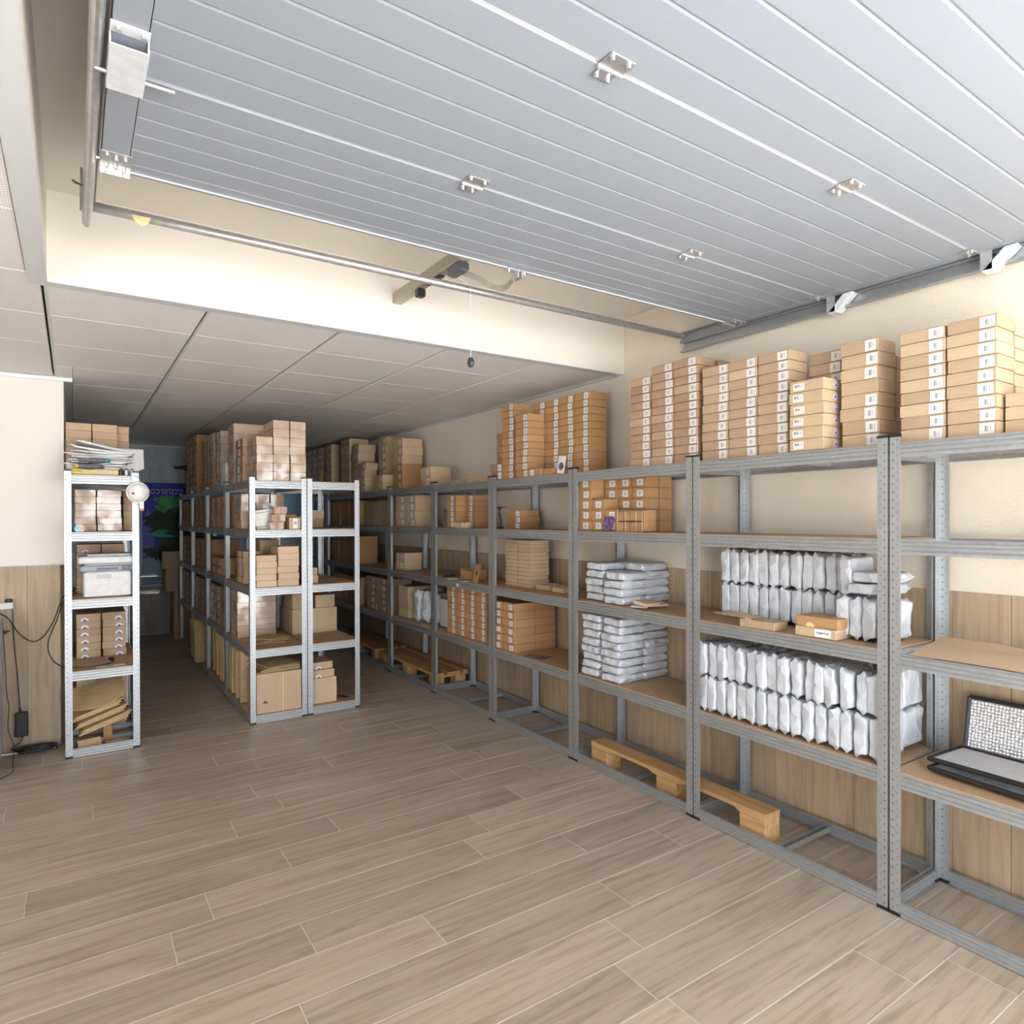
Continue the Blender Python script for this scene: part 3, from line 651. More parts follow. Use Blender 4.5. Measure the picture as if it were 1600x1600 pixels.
# --- fourth level (second shelf from top)
GS = 'small cartons on third rack'
gx, gw, gd, gh = 2.605, .105, .114, .0635
ycol = [3.022, 2.906, 2.790, 2.674]
OL = (-.005, .05, .60, 'label_print')
stack(gx, 3.028, gw, gd, Z4, 5, gh, 'kraft_orange', 'small orange carton with barcode label', 'leftmost column, third rack, upper shelf', OL, group=GS, jit=.0015, rot=.004)
stack(gx, 2.911, gw, gd, Z4, 3, gh, 'kraft_orange', 'small orange carton with barcode label', 'second column, third rack, upper shelf', OL, group=GS, jit=.0015, rot=.004)
stack(gx, 2.795, gw, gd, Z4, 2, gh, 'kraft_orange', 'small orange carton with barcode label', 'behind purple card, third rack, upper shelf', OL, group=GS, jit=.0015, rot=.004)
for i in range(4):
    stack(gx+.109, 3.028-.1165*i, gw, gd, Z4, 5, gh, 'kraft_orange', 'small orange carton with barcode label', ['first', 'second', 'third', 'fourth'][i]+' middle-row column, third rack, upper shelf', OL, group=GS, jit=.0015, rot=.004)
for i in (3,): stack(gx+.218, 3.028-.1165*i, gw, gd, Z4, 5, gh, 'kraft_orange', 'small plain orange carton', ['first', 'second', 'third', 'fourth'][i]+' back-row column, third rack, upper shelf', group=GS, jit=.0015, rot=.004)
tb = empty('open_carton', (2.645, 2.69, Z4)); tag(tb, 'open orange carton holding eight tiny boxes tied with string, third rack', 'carton')
B().box(-.05, .05, -.11, .11, 0, .004).box(.046, .05, -.11, .11, 0, .118).box(-.05, .05, .104, .11, 0, .118).box(-.05, .05, -.11, -.106, 0, .118).ob('tray', 'kraft_orange', tb)
for i in range(4):
    for j in range(2): B().box(-.048, .04, .055-.052*i+.002, .055-.052*i+.05-.003, .004+.058*j, .056+.058*j, .002).ob('inner_box', 'kraft_orange', tb)
for yy in (-.10, -.055, .03, .095): B().tube([(-.0515, yy, .001), (-.0515, yy, .118), (.05, yy, .1195)], .0012, 5).ob('string', 'cord_white', tb)
pcard = B().box(-.0012, .0012, -.042, .042, 0, .088, .0003).ob('picture_card', 'purple_print', None, (2.585, 2.86, Z4+.0008), (0, R(9), 0)); tag(pcard, 'purple printed picture card leaning against small orange cartons', 'card')
stack(2.70, 4.03+.15*0-.12, .16, .2, Z4, 3, .0445, 'kraft_orange', KB, 'low pile beside plant, fourth rack', (-.05, .045, .8, 'label_print'))
# plant-like ornament
pt = empty('artificial_plant', (2.66, 4.155-.03, Z4)); tag(pt, 'small dark green artificial plant standing on fourth rack shelf', 'plant')
B().tube(cat([(0, 0, .0), (.004, .004, .06), (-.004, .008, .12), (0, .0, .165)], 4), [.007]*8+[.005]*5, 8).ob('stem', 'bark', pt)
B().box(-.018, .018, -.018, .018, 0, .014, .004).ob('base', 'bark', pt)
lr = random.Random(5)
for i in range(9):
    a = lr.uniform(0, 6.28); ln = lr.uniform(.04, .075); d = Vector((math.cos(a), math.sin(a), lr.uniform(.0, .35))).normalized(); s = d.cross(Vector((0, 0, 1))).normalized()
    p0 = Vector((0, 0, .155)); P = [p0, p0+d*ln*.4+s*.018, p0+d*ln-Vector((0, 0, .012)), p0+d*ln*.4-s*.018]
    B().loft([[p+Vector((0, 0, -.001)) for p in P], [p+Vector((0, 0, .0012)) for p in P]]).ob('leaf', 'leaf', pt)
for i, yy in enumerate((4.735, 4.57)):
    stack(2.62+.085*i, yy, .16, .162, Z4, 6, .0445, 'kraft_orange', KB, ['left', 'right'][i]+' stack, fifth rack, upper shelf', (-.01, .045, .82, 'label_print'))
stack(2.575, 4.50, .05, .19, Z4, 1, .045, 'kraft_tan', 'flat tan carton with label', 'fronting the orange stacks, fifth rack', (-.06, .05, .7, 'label_print'))
ls = B().loft([[(.001, -.05, 0), (.004, -.05, 0), (.004, .05, 0), (.001, .05, 0)], [(.03, -.05, .16), (.033, -.05, .16), (.033, .05, .16), (.03, .05, .16)]]).ob('picture_card', 'photo_print', None, (2.62, 4.955, Z4)); tag(ls, 'black and white print leaning at far end of fifth rack shelf', 'card')
for i, yy in enumerate((5.72, 5.495)):
    stack(2.615, yy, .17, .222, Z4, 4, .0735, 'kraft_tan', KB, ['left', 'right'][i]+' column of four, sixth rack, upper shelf', (-.045, .055, .62, 'label_print'), jit=.005)
for i in range(3):
    stack(2.62+.02*i, 6.05+.28*i, .24, .24, Z4, 1, .26, 'kraft', 'tall dark kraft carton', ['near', 'middle', 'far'][i]+' one, seventh rack, upper shelf')
for i in range(3): stack(2.62, 6.98+.29*i, .24, .26, Z4, 1, .28, 'kraft_orange', 'big brown carton', ['near', 'middle', 'far'][i]+' one, eighth rack, upper shelf', far=True)
# --- third level
for i, (xx, yy) in enumerate(((2.70, 3.965), (2.70, 3.80))):
    stack(xx, yy, .17, .160, Z3, 12, .0285, 'kraft_tan', 'flat tan carton', ['left', 'right'][i]+' column below plant, fourth rack', jit=.004)
stack(2.72, 3.60, .14, .16, Z3, 1, .036, 'kraft_tan', 'small tan carton with paper on top', 'middle shelf, fourth rack')
pp = B().loft([[(x, y, z) for x, y, z in ((-.05, -.06, .002), (.05, -.05, .001), (.045, .06, .0), (-.06, .05, .004))], [(x, y, z+.0008) for x, y, z in ((-.05, -.06, .002), (.05, -.05, .001), (.045, .06, .0), (-.06, .05, .004))]]).ob('paper_sheet', 'paper', None, (2.79, 3.68, Z3+.0375), (0, 0, .4)); tag(pp, 'crumpled white paper lying on small tan carton, fourth rack', 'paper')
stack(2.70, 3.42, .14, .13, Z3, 1, .032, 'kraft_tan', 'small tan carton', 'far right of middle shelf, fourth rack')
stack(2.64, 5.80, .19, .198, Z3, 2, .0835, 'kraft_tan', KB, 'pair on middle shelf, sixth rack', (-.045, .05, .6, 'label_print'))
oc = empty('open_carton', (2.73, 4.64, Z3)); tag(oc, 'small open brown carton on middle shelf of fifth rack', 'carton')
B().box(-.07, .07, -.10, .10, 0, .003).box(-.07, -.067, -.10, .10, 0, .075).box(.067, .07, -.10, .10, 0, .085).box(-.07, .07, .097, .10, 0, .085).box(-.07, .07, -.10, -.097, 0, .085).ob('tray', 'kraft_orange', oc)
cdb = B().box(-.0015, .0015, -.05, .05, 0, .145, .0003).ob('picture_card', 'kraft_orange', None, (2.575, 4.36, Z3+.001), (0, R(12), R(-8)))
tag(cdb, 'brown card with printed plant leaning on fifth rack edge', 'card')
for i in range(5):
    a = -1.0+i*.5; q = [Vector((-.0022, .03*math.sin(a)*.4, .055)), Vector((-.0022, .022*math.sin(a)+.006, .085)), Vector((-.0022, .036*math.sin(a), .075+.03*math.cos(a))), Vector((-.0022, .022*math.sin(a)-.006, .08))]
    B().loft([q, [p+Vector((.0004, 0, 0)) for p in q]]).ob('printed_leaf', 'leaf', cdb)
for i, (xx, yy, a) in enumerate(((2.62, 4.82, .3), (2.60, 4.74, -.2), (2.60, 4.53, .5))):
    o = B().box(-.045, .045, -.03, .03, 0, .002, .0004).ob('paper_slip', 'paper', None, (xx, yy, Z3+.0005), (0, 0, a)); tag(o, f'{NTH[i]} small paper slip from left on fifth rack middle shelf', 'paper')
o = B().tube(cat([(2.66+.05*math.cos(t*.9), 4.93+.045*math.sin(t*.9)+.003*math.sin(t*3), Z3+.006+.0006*t) for t in range(22)], 2), .0025, 6).ob('cable', 'black_plastic'); tag(o, 'coil of thin black cable on fifth rack middle shelf', 'cable')
for k in range(4): stack(2.62, 6.95+.22*k, .22, .21, Z3, 4, .075, 'kraft_orange', 'dark brown carton', NTH[k]+' column on middle shelf, eighth rack', far=True)
# --- second level
for i, yy in enumerate((3.982, 3.824)):
    stack(2.575, yy, .185, .157, Z2, 6, .0578, 'kraft_wrapped_brown', WB, ['left', 'right'][i]+' column, fourth rack, lower shelf', (-.035, .047, .62, 'label_print'), mix=['kraft_orange'])
for i, yy in enumerate((3.824,)): stack(2.762, yy, .185, .157, Z2, 6, .0578, 'kraft_orange', 'film-wrapped brown carton', 'back column, fourth rack, lower shelf')
o = B().box(-.06, .06, -.09, .09, 0, .002, .0004).ob('picture_card', 'photo_print', None, (2.64, 3.64, Z2+.0005), (0, 0, .35)); tag(o, 'dark brown picture card lying flat on fourth rack lower shelf', 'card')
o = B().box(0, .03, -.08, .08, 0, .002).box(.028, .03, -.08, .08, 0, .03).ob('metal_bracket', 'zinc_dark', None, (2.74, 3.86, Z2+.348), (0, 0, .1)); tag(o, 'loose grey metal bracket lying on wrapped cartons, fourth rack', 'bracket')
for i in range(4):
    stack(2.605, 4.715-.158*i, .25, .156, Z2, 8, .0505, 'kraft_orange', KB, NTH[i]+' column from left, fifth rack, lower shelf', (-.028, .038, .80, 'label_print'), jit=.002)
for i, (xx, yy) in enumerate(((2.605, 6.42), (2.605, 6.14))):
    stack(xx, yy, .14, .275, Z2, 5, .068, 'kraft', KB, ['left', 'right'][i]+' front column, seventh rack, lower shelf', (-.06, .06, .55, 'label_print'), jit=.005)
stack(2.752, 6.14, .13, .275, Z2, 5, .066, 'kraft_tan', PK, 'back column, seventh rack, lower shelf')
stack(2.64, 5.72, .30, .22, Z2, 4, .075, 'kraft_tan', 'broad tan carton', 'beside grey bag, sixth rack, lower shelf')
for k in range(4): stack(2.62, 6.90+.23*k, .22, .21, Z2, 4, .075, 'kraft', 'dark brown carton', NTH[k]+' column on lower shelf, eighth rack', far=True)
# ------------------------------------------------------------------ mailer bags
def bag_mesh(ln, wd, th, seed, m='mailer', fin=.012, amp=.0075):   # length along z, width along x, thickness along y
    r = random.Random(seed); off = Vector((seed*3.1, seed*1.7, seed*.9)); loops = []
    us = [0, .02, .05, .09, .17, .27, .37, .47, .57, .67, .77, .86, .92, .955, .98, 1]
    skew0, skew1 = r.uniform(-.7, .7), r.uniform(-.7, .7)
    prof = []
    for i in range(28):
        a = 2*math.pi*(i+.5)/28; c, s_ = math.cos(a), math.sin(a); e = .22
        prof.append((math.copysign(abs(c)**e, c), math.copysign(abs(s_)**e, s_)))
    for u in us:
        q = min(u, 1-u)/.05; k = min(1, q)**.55; z = ln*u
        tt = th/2*max(.06, k)*(1+r.uniform(-.06, .0)); ww = wd/2*(1-.07*(1-min(1, q)))
        dy = (skew0 if u < .5 else skew1)*th*.5*(1-min(1, q)); lp = []
        for px, py in prof:
            v = Vector((px*ww, py*tt+dy, z))
            d = noise.noise_vector(v*16+off)*amp+noise.noise_vector(Vector((v.x*45, v.y*45, v.z*18))+off)*amp*.55
            if u in (0, 1): v.z += (1 if u else -1)*(abs(noise.noise(Vector((px*3, py*2, seed))))*.008+(.012*abs(px)**4))
            v.x += d.x*.5; v.y += d.y*max(.25, k)*.8; v.z += d.z*.4
            lp.append(v)
        loops.append(lp)
    zmin = min(v.z for l in loops for v in l); zmax = max(v.z for l in loops for v in l); kz = ln/(zmax-zmin)
    for l in loops:
        for v in l: v.z = (v.z-zmin)*kz
    return B().loft(loops).mesh(m, True)
BAGS = [bag_mesh(.180, .185, .053, s) for s in range(12)]
BAGF = [bag_mesh(.182, .195, .044, s+40) for s in range(8)]
bn = [0]
def bag(x, y, z, kind, label, group, rz=0., tilt=0., flat=False, m=None):
    bn[0] += 1
    me = (m if m else (BAGF if flat else BAGS)[(bn[0]*7+bn[0]//5) % (8 if flat else 12)])
    o = ob('mailer_bag', me, None, (x, y, z), (R(90)+tilt, 0, rz) if flat else (tilt, 0, rz))
    tag(o, label, 'mailer bag', group); return o
G1 = 'upright white mailers on second rack'
br = random.Random(11)
pitch = .0555
for i in range(16):   # lower shelf
    y = 2.165-pitch*i
    bag(2.672+br.uniform(-.006, .006), y, Z2+.0005, 0, f'white mailer, {NTH[i]} from left, bottom row, lower shelf of second rack', G1, br.uniform(-.05, .05), br.uniform(-.03, .03))
    bag(2.672+br.uniform(-.012, .008), y+br.uniform(-.006, .006), Z2+.168, 0, f'white mailer, {NTH[i]} from left, upper row, lower shelf of second rack', G1, br.uniform(-.06, .06)+math.pi*(i % 2), br.uniform(-.05, .05))
    bag(2.862+br.uniform(-.006, .006), y+.01, Z2+.0005, 0, f'white mailer, {NTH[i]} of rear bottom row, lower shelf of second rack', G1, br.uniform(-.05, .05))
    bag(2.862+br.uniform(-.006, .006), y+.01, Z2+.168, 0, f'white mailer, {NTH[i]} of rear upper row, lower shelf of second rack', G1, br.uniform(-.05, .05))
for i in range(16):   # middle shelf
    y = 2.165-pitch*i
    xx = 2.842 if i < 12 else 2.74
    bag(xx+br.uniform(-.004, .004), y, Z3+.0005, 0, f'white mailer, {NTH[i]} from left, bottom row, middle shelf of second rack', G1, br.uniform(-.03, .03), br.uniform(-.02, .02))
    if i < 13: bag((2.842 if i < 12 else 2.78)+br.uniform(-.006, .004), y, Z3+.168, 0, f'white mailer, {NTH[i]} from left, upper row, middle shelf of second rack', G1, br.uniform(-.05, .05)+math.pi*(i % 2), br.uniform(-.05, .05))
for i, (yy, zz) in enumerate(((1.50, .19), (1.495, .236))):
    bag(2.76+.02*i, yy, Z3+zz+.02, 0, f'white mailer lying flat atop upright row, {["lower", "upper"][i]} one, second rack', G1, flat=True)
G2 = 'flat stacked white mailers on third rack'
for (zz, n, nm, xo) in ((Z3, 5, 'middle', .03), (Z2, 8, 'lower', .0)):
    for c, (xx, yy, cn) in enumerate(((2.685+xo, 3.022, 'front left'), (2.680+xo*.3, 2.838-xo*.4, 'front right'), (2.882, 3.022, 'back left'), (2.880, 2.838, 'back right'))):
        for i in range(n):
            k = n-1-i
            if zz == Z3 and c == 1 and i == 4: continue
            bag(xx+br.uniform(-.008, .008), yy+.086+br.uniform(-.008, .008), zz+.024+i*.0465, 0, f'white mailer, {ORD[k]}, {cn} flat pile, {nm} shelf of third rack', G2, br.uniform(-.05, .05), flat=True)
gb = [bag_mesh(.30, .24, .09, 90+i, 'mailer_grey', .03, .018) for i in range(3)]
for i, (xx, yy) in enumerate(((2.74, 5.50), (2.76, 5.385), (2.78, 5.27))):
    bag(xx, yy, Z2+.0005, 0, f'crumpled grey bag, {["left", "middle", "right"][i]} of three on sixth rack lower shelf', 'grey bags on sixth rack', .2*i, m=gb[i])
stack(2.70, 5.055, .20, .13, Z2, 1, .24, 'paper', 'white carton', 'between grey bags and orange cartons, fifth rack')
# boxes in front of mailers
ft = empty('flap_carton', (2.62, 1.88, Z3)); tag(ft, 'flat kraft carton with raised open lid before white mailers', 'carton')
B().box(-.05, .05, -.12, .06, 0, .036, .0015).ob('body', 'kraft', ft)
B().loft([[(-.055, .00, .040), (.05, .00, .040), (.05, .20, .050), (-.055, .20, .044)], [(-.055, .0, .042), (.05, .0, .042), (.05, .20, .052), (-.055, .20, .046)]]).ob('lid', 'kraft_tan', ft)
B().loft([[(-.055, .03, .040), (-.056, -.005, .040), (-.052, .0, .012)], [(-.053, .03, .041), (-.054, -.005, .041), (-.050, .0, .012)]]).ob('lid_ear', 'kraft_tan', ft)
st1 = stack(2.575, 1.475, .125, .185, Z3, 1, .042, 'kraft_tan', 'tan carton with white text label', 'below sun-logo carton, second rack', (-.035, .07, .75, 'label_text'))
st2 = stack(2.575, 1.475, .125, .185, Z3+.042, 1, .044, 'kraft_orange', 'orange carton with yellow sun emblem', 'before white mailers, second rack', sticker=(.03, .019, 'sticker_yellow', 'sticker_yellow', .02))
rl = B().tube([(2.60, 1.30, Z3+.02), (2.60, 1.275, Z3+.02)], .019, 18).ob('tape_roll', 'orange'); tag(rl, 'small orange tape roll peeking behind post on second rack', 'tape roll')
# paper bag / papers on third rack middle shelf
for i, (xx, yy, a) in enumerate(((2.66, 2.66, .5), (2.70, 2.60, -.3), (2.62, 2.585, .1))):
    P = [(-.06, -.045), (.06, -.045), (.06, .045), (-.06, .045)]
    o = B().loft([[(x, y, .004*math.sin(40*x+i)) for x, y in P], [(x, y, .006+.004*math.sin(40*x+i)+.004*i) for x, y in P]]).ob('paper_wrapper', 'kraft_pale' if i else 'paper', None, (xx, yy, Z3+.006+.012*i), (R(4*i), 0, a)); tag(o, f'crumpled pale wrapper, {["bottom", "middle", "top"][i]} of three beside flat white mailers', 'wrapper')
# first rack: kraft sheet and silver pads
ks = []
for j in range(7):
    y = 1.19-.14*j; ks.append([(2.552, y, Z3-.008+.004*math.sin(j)), (2.70, y+.03*(j == 0), Z3-.004+.006*math.sin(j*1.3)), (2.85, y+.05*(j == 0), Z3-.002), (2.95, y+.06*(j == 0), Z3+.012*(j < 2))])
v = [p for r_ in ks for p in r_]; v2 = [(x, y, z+.004) for x, y, z in v]; b = B(); f = []
for j in range(6):
    for i in range(3): f.append((j*4+i, j*4+i+1, j*4+i+5, j*4+i+4))
b.add(v2, f); b.add(v, [q[::-1] for q in f]); sh = b.mesh('kraft_tan')
o = ob('cardboard_sheet', sh, None, (0, 0, 0)); tag(o, 'bent kraft cardboard sheet laid across the first rack', 'cardboard')
def pad(name, lx, ly, m, label, loc, rot, th=.006):
    e = empty(name, loc); e.rotation_euler = rot; tag(e, label, 'insulated pad', 'silver insulated pads')
    nx, ny = 2, 2; B().box(0, lx, -ly, 0, 0, th, .002).ob('foil_panel', m, e)
    r = .0095
    B().tube([(0, 0, th/2), (0, -ly, th/2)], r, 8).ob('piping', 'black_plastic', e); B().tube([(lx, 0, th/2), (lx, -ly, th/2)], r, 8).ob('piping', 'black_plastic', e)
    B().tube([(0, 0, th/2), (lx, 0, th/2)], r, 8).ob('piping', 'black_plastic', e)
    return e
pad('insulated_pad', .235, .75, 'silver_foil', 'upright silver bubble pad with black piping leaning against right wall', (2.90, 1.145, Z2+.012), (0, R(-78), 0))
pad('insulated_pad', .22, .70, 'foil_inner', 'upper flat silver pad with black edging on first rack shelf', (2.675, 1.175, Z2+.042), (R(-1.5), R(-1), R(-6)))
pad('insulated_pad', .235, .72, 'silver_foil', 'lower flat silver pad with black edging on first rack shelf', (2.655, 1.165, Z2+.013), (0, 0, R(-6)), .01)
# white card with round logo on the fourth rack's top
wc = B().box(-.0015, .0015, -.036, .036, 0, .112, .0003).ob('logo_card', 'paper', None, (2.569, 3.285, Z5+.0008), (R(6), R(6), 0)); tag(wc, 'white card with black round emblem atop fourth rack', 'card')
ob('round_emblem', disc_mesh(.026, 'photo_print'), wc, (-.0016, 0, .045))
for (rk, yy, zz) in ((4, 4.60, ZS[2]),): tag(B().box(2.5535, 2.5545, yy-.016, yy+.016, zz-.014, zz+.014).ob('shelf_tag', 'paper'), 'small white tag stuck on fifth rack beam', 'tag')
# ------------------------------------------------------------------ pallets
def halfpallet(y0, y1, x0, x1, label, name='pallet_plank'):
    e = empty(name, ((x0+x1)/2, (y0+y1)/2, 0)); tag(e, label, 'pallet', 'wooden pallet pieces')
    hx, hy = (x1-x0)/2, (y1-y0)/2
    P = [(-hy, .108), (-hy+.14, .108), (-hy+.17, .122), (-.13, .122), (-.09, .108), (.09, .108), (.13, .122), (hy-.17, .122), (hy-.14, .108), (hy, .108), (hy, .142), (-hy, .142)]
    B().prism(P, 0, -hx, hx).ob('plank', 'pallet_wood', e)
    for yy in (-hy+.07, 0, hy-.07): B().box(-hx, hx, yy-.07, yy+.07, .0, .1075, .003).ob('block', 'pallet_wood', e)
halfpallet(1.83, 3.03, 2.605, 2.715, 'pine pallet plank on three blocks under second and third racks')
def pallet(y0, label):
    e = empty('pallet', (2.76, y0+.6, 0)); tag(e, label, 'pallet', 'wooden pallet pieces')
    for xx, wd in ((-.115, .10), (.03, .13), (.15, .06)): B().box(xx-wd/2, xx+wd/2, -.60, .60, .118, .140, .002).ob('plank', 'pallet_wood', e)
    for yy in (-.545, 0, .545):
        B().box(-.165, .18, yy-.05, yy+.05, .098, .1175, .002).ob('stringer', 'pallet_wood', e)
        for xx in (-.115, .10): B().box(xx-.05, xx+.05, yy-.05, yy+.05, 0, .0975, .003).ob('block', 'pallet_wood', e)
pallet(5.09, 'wooden pallet on floor under sixth and seventh wall racks'); pallet(6.42, 'wooden pallet on floor under the eighth wall rack')
# ------------------------------------------------------------------ central racks, contents
IW = ['left', 'middle', 'right']
for i, (xx, n) in enumerate(((1.108, 5), (1.228, 7), (1.349, 7))):
    stack(xx, 4.985, .118, .30, Z5, n, .0635, 'kraft_wrapped', 'shiny film-wrapped carton', IW[i]+' front column atop central racks', face='y')
stack(1.085, 5.33, .175, .28, Z5, 5, .068, 'kraft_wrapped_brown', KB, 'second pile from front atop central racks', (0, .05, .7, 'label_print'))
stack(1.275, 5.33, .175, .28, Z5, 6, .072, 'kraft_wrapped', 'shiny film-wrapped carton', 'pile behind front columns, central racks', face='y')
stack(1.085, 5.66, .30, .24, Z5, 6, .082, 'kraft_wrapped', 'shiny film-wrapped carton', 'tall third pile atop central racks', face='y')
stack(1.085, 6.02, .12, .22, Z5, 4, .05, 'mailer_grey', 'small grey wrapped carton', 'short pile by second post atop central racks')
stack(1.095, 6.30, .20, .26, Z5, 9, .056, 'kraft_wrapped', 'film-wrapped carton', 'slim tall pile, second central rack top', (-.02, .05, .7, 'label_print'))
for i in range(3): stack(1.09, 6.62+.19*i, .26, .18, Z5, 10, .052, 'kraft_orange', KB, ['near', 'middle', 'far'][i]+' dark column, third central rack top', (-.02, .05, .6, 'label_print'), far=True)
for i in range(3): stack(1.085-.01, 7.55+.255*i, .34, .25, Z5, 7, .086, 'kraft_orange', KB, ['near', 'middle', 'far'][i]+' big column, farthest central rack top', (-.02, .07, .5, 'label_print'), far=True)
# second shelf
bi = empty('storage_bin', (1.185, 5.20, Z4)); tag(bi, 'grey plastic bin on upper shelf of front central rack', 'bin')
P0 = [(-.055, -.10), (.045, -.10), (.05, .1), (-.05, .1)]
B().loft([[(x, y, 0) for x, y in P0], [(x*1.2, y*1.1, .115+.02*(x > 0)) for x, y in P0], [(x*1.27, y*1.14, .12+.02*(x > 0)) for x, y in P0], [(x*1.27, y*1.14, .135+.02*(x > 0)) for x, y in P0], [(x*1.14, y*1.05, .135+.02*(x > 0)) for x, y in P0], [(x*.95, y*.95, .006) for x, y in P0]]).ob('tub', 'bin_grey', bi)
B().box(-.055, .035, -.12, -.09, 0, .022, .003).ob('base_foot', 'white_plastic', bi)
for i in range(3):
    o = ob('carton', carton_mesh(.098, .09, .052, 'kraft_wrapped_brown', False), None, (1.255+.012*i, 5.04, Z4+.058*i), (0, 0, .03)); tag(o, f'small brown two-flap carton, {ORD[2-i]}, beside grey bin, central rack', 'carton', GR)
    B().box(-.001, .001, -.0462, -.0448, .002, .05).ob('flap_seam', 'ink', o)
    if i: B().box(-.044, .044, -.04, .04, -.006, 0).ob('spacer', 'kraft_orange', o)
stack(1.345, 5.0, .085, .09, Z4, 1, .085, 'kraft_tan', 'small upright carton with white strip', 'upper shelf of front central rack', (0, .03, .9, 'label_text'), face='y')
for i, xx in enumerate((1.075, 1.185, 1.295)):
    stack(xx, 5.36, .108, .26, Z4, 4, .068, 'kraft_wrapped_brown', 'film-wrapped brown carton', IW[i]+' column behind grey bin, central rack', face='y', mix=['kraft_wrapped', 'kraft_wrapped_brown'])
stack(1.33, 5.08+.03, .10, .16, Z4, 2, .055, 'kraft_orange', 'brown carton', 'behind small upright carton, central rack')
stack(1.55, 5.60, .13, .2, Z4, 2, .05, 'kraft_tan', 'tan carton', 'lower pair, right central rack, upper shelf'); stack(1.68, 5.60, .12, .2, Z4, 2, .075, 'kraft_tan', 'tan carton', 'right pair on upper shelf, right central rack')
for k in range(1, 4):
    for i in range(3):
        stack(1.08, IY+SP*k+.06+.28*i, .30, .26, Z4, 5, .055, 'kraft_orange', KB, f'{["near","middle","far"][i]} column, upper shelf, {RO[k]} central rack', (-.05, .06, .7, 'label_print'), far=True)
        if not (k == 1 and i == 0): stack(1.09, IY+SP*k+.06+.28*i, .28, .26, Z3, 4 if k > 1 else 2, .075, 'kraft_orange', KB, f'{["near","middle","far"][i]} column, middle shelf, {RO[k]} central rack', (-.05, .06, .6, 'label_print'), far=True)
        stack(1.08, IY+SP*k+.06+.28*i, .30, .26, Z2, 5, .070, 'kraft_wrapped_brown', KB, f'{["near","middle","far"][i]} column, lower shelf, {RO[k]} central rack', (-.05, .06, .6, 'label_print'), far=True)
# third shelf front
stack(1.105, 5.0, .150, .22, Z3, 5, .0465, 'kraft_pale', 'pale tan carton', 'left front column, central rack middle shelf', face='y')
stack(1.262, 5.0, .155, .22, Z3, 6, .049, 'kraft_pale', 'pale tan carton', 'right front column, central rack middle shelf', face='y', jit=.004)
stack(1.09, 5.34, .14, .24, Z3, 5, .05, 'kraft_tan', 'tan carton with label', 'left rear column, central rack middle shelf', (0, .05, .7, 'label_text'))
stack(1.26, 5.55, .155, .22, Z3, 6, .055, 'kraft_tan', 'tan carton', 'right rear column, central rack middle shelf')
stack(1.50, 5.10, .09, .22, Z3, 2, .06, 'kraft_tan', 'narrow tan carton', 'left edge of right central rack, middle shelf')
# second shelf (lower) front
stack(1.085, 5.56, .30, .26, Z2, 8, .0465, 'kraft_wrapped', 'wide shiny film-wrapped carton', 'behind flat cardboard, central rack', face='y')
for i in range(4):
    P = [(-.14+.01*i, -.11), (.12, -.13+.02*i), (.13, .10), (-.02, .13), (-.13, .12-.02*i)]
    o = B().loft([[(x, y, .003*math.sin(9*x+i)) for x, y in P], [(x, y, .004+.003*math.sin(9*x+i)) for x, y in P]]).ob('cardboard_flat', 'corrugate', None, (1.235+.012*i, 5.28, Z2+.004+.009*i), (0, 0, .25*i)); tag(o, f'loose cardboard flat, {ORD[3-i]}, on lower shelf of front central rack', 'cardboard')
stack(1.485, 5.45, .375, .36, Z2, 1, .205, 'kraft_tan', 'large tan carton', 'lower shelf of right central rack')
stack(1.68, 5.46, .165, .3, Z2+.205, 1, .105, 'kraft_tan', 'medium tan carton', 'on large carton at right, right central rack')
stack(1.49, 5.46, .165, .3, Z2+.205, 1, .13, 'kraft_tan', 'medium tan carton', 'on large carton at left, right central rack')
# bottom shelf
bc = ob('big_carton', carton_mesh(.325, .30, .292, 'kraft_tan', False), None, (1.268, 5.15, Z1)); tag(bc, 'large tan carton tied with white string, bottom of front central rack', 'carton')
B().box(.026, .0295, -.1515, -.1503, 0, .29).box(.026, .0295, -.1515, .15, .2925, .2935).ob('string', 'cord_white', bc); B().box(-.026, -.0245, -.1508, -.1500, 0, .289).ob('flap_seam', 'kraft', bc)
e_ = ob('printed_emblem', emblem_mesh(.035, 'ink'), bc, (-.10, -.1505, .075), (0, R(0), math.pi/2))
for i in range(4):
    P = [(-.155+.02*i, -.14), (.16, -.145+.012*i), (.155, .13), (-.15, .14)]
    o = B().loft([[(x, y, .006*x*(i-1)) for x, y in P], [(x, y, .005+.006*x*(i-1)) for x, y in P]]).ob('cardboard_flat', 'corrugate', None, (1.268, 5.16, Z1+.2975+.012*i), (R(1.2*i), R(-1.5+i), .06*i)); tag(o, f'cardboard flat, {ORD[3-i]}, lying on string-tied carton, central rack', 'cardboard')
GC = 'folded cardboard leaning in central racks'
def leaning(x0, y, n, w, h, tilt, nm, dy=.045, grp=GC, seed=1):
    r = random.Random(seed)
    for i in range(n):
        hh = h*r.uniform(.85, 1.04); ww = w*r.uniform(.9, 1.); t = r.uniform(.014, .024)
        b = B().box(0, ww, -t/2, t/2, 0, hh, .001)
        o = b.ob('folded_cardboard', 'corrugate', None, (x0+r.uniform(-.012, .012), y+dy*i, Z1+.012), (R(tilt+r.uniform(-3, 3)), 0, R(r.uniform(-3, 3))))
        tag(o, f'folded cardboard sheet, {NTH[i]} from front, {nm}', 'cardboard', grp)
leaning(1.075, 5.36, 10, .32, .40, -1, 'upright bundle, bottom of front central rack', .05, seed=2)
leaning(1.085, 6.06, 11, .3, .40, -5, 'upright bundle, bottom of second central rack', .06, seed=3)
leaning(1.005, 7.10, 6, .34, .385, -14, 'leaning bundle, bottom of third central rack', .085, seed=4)
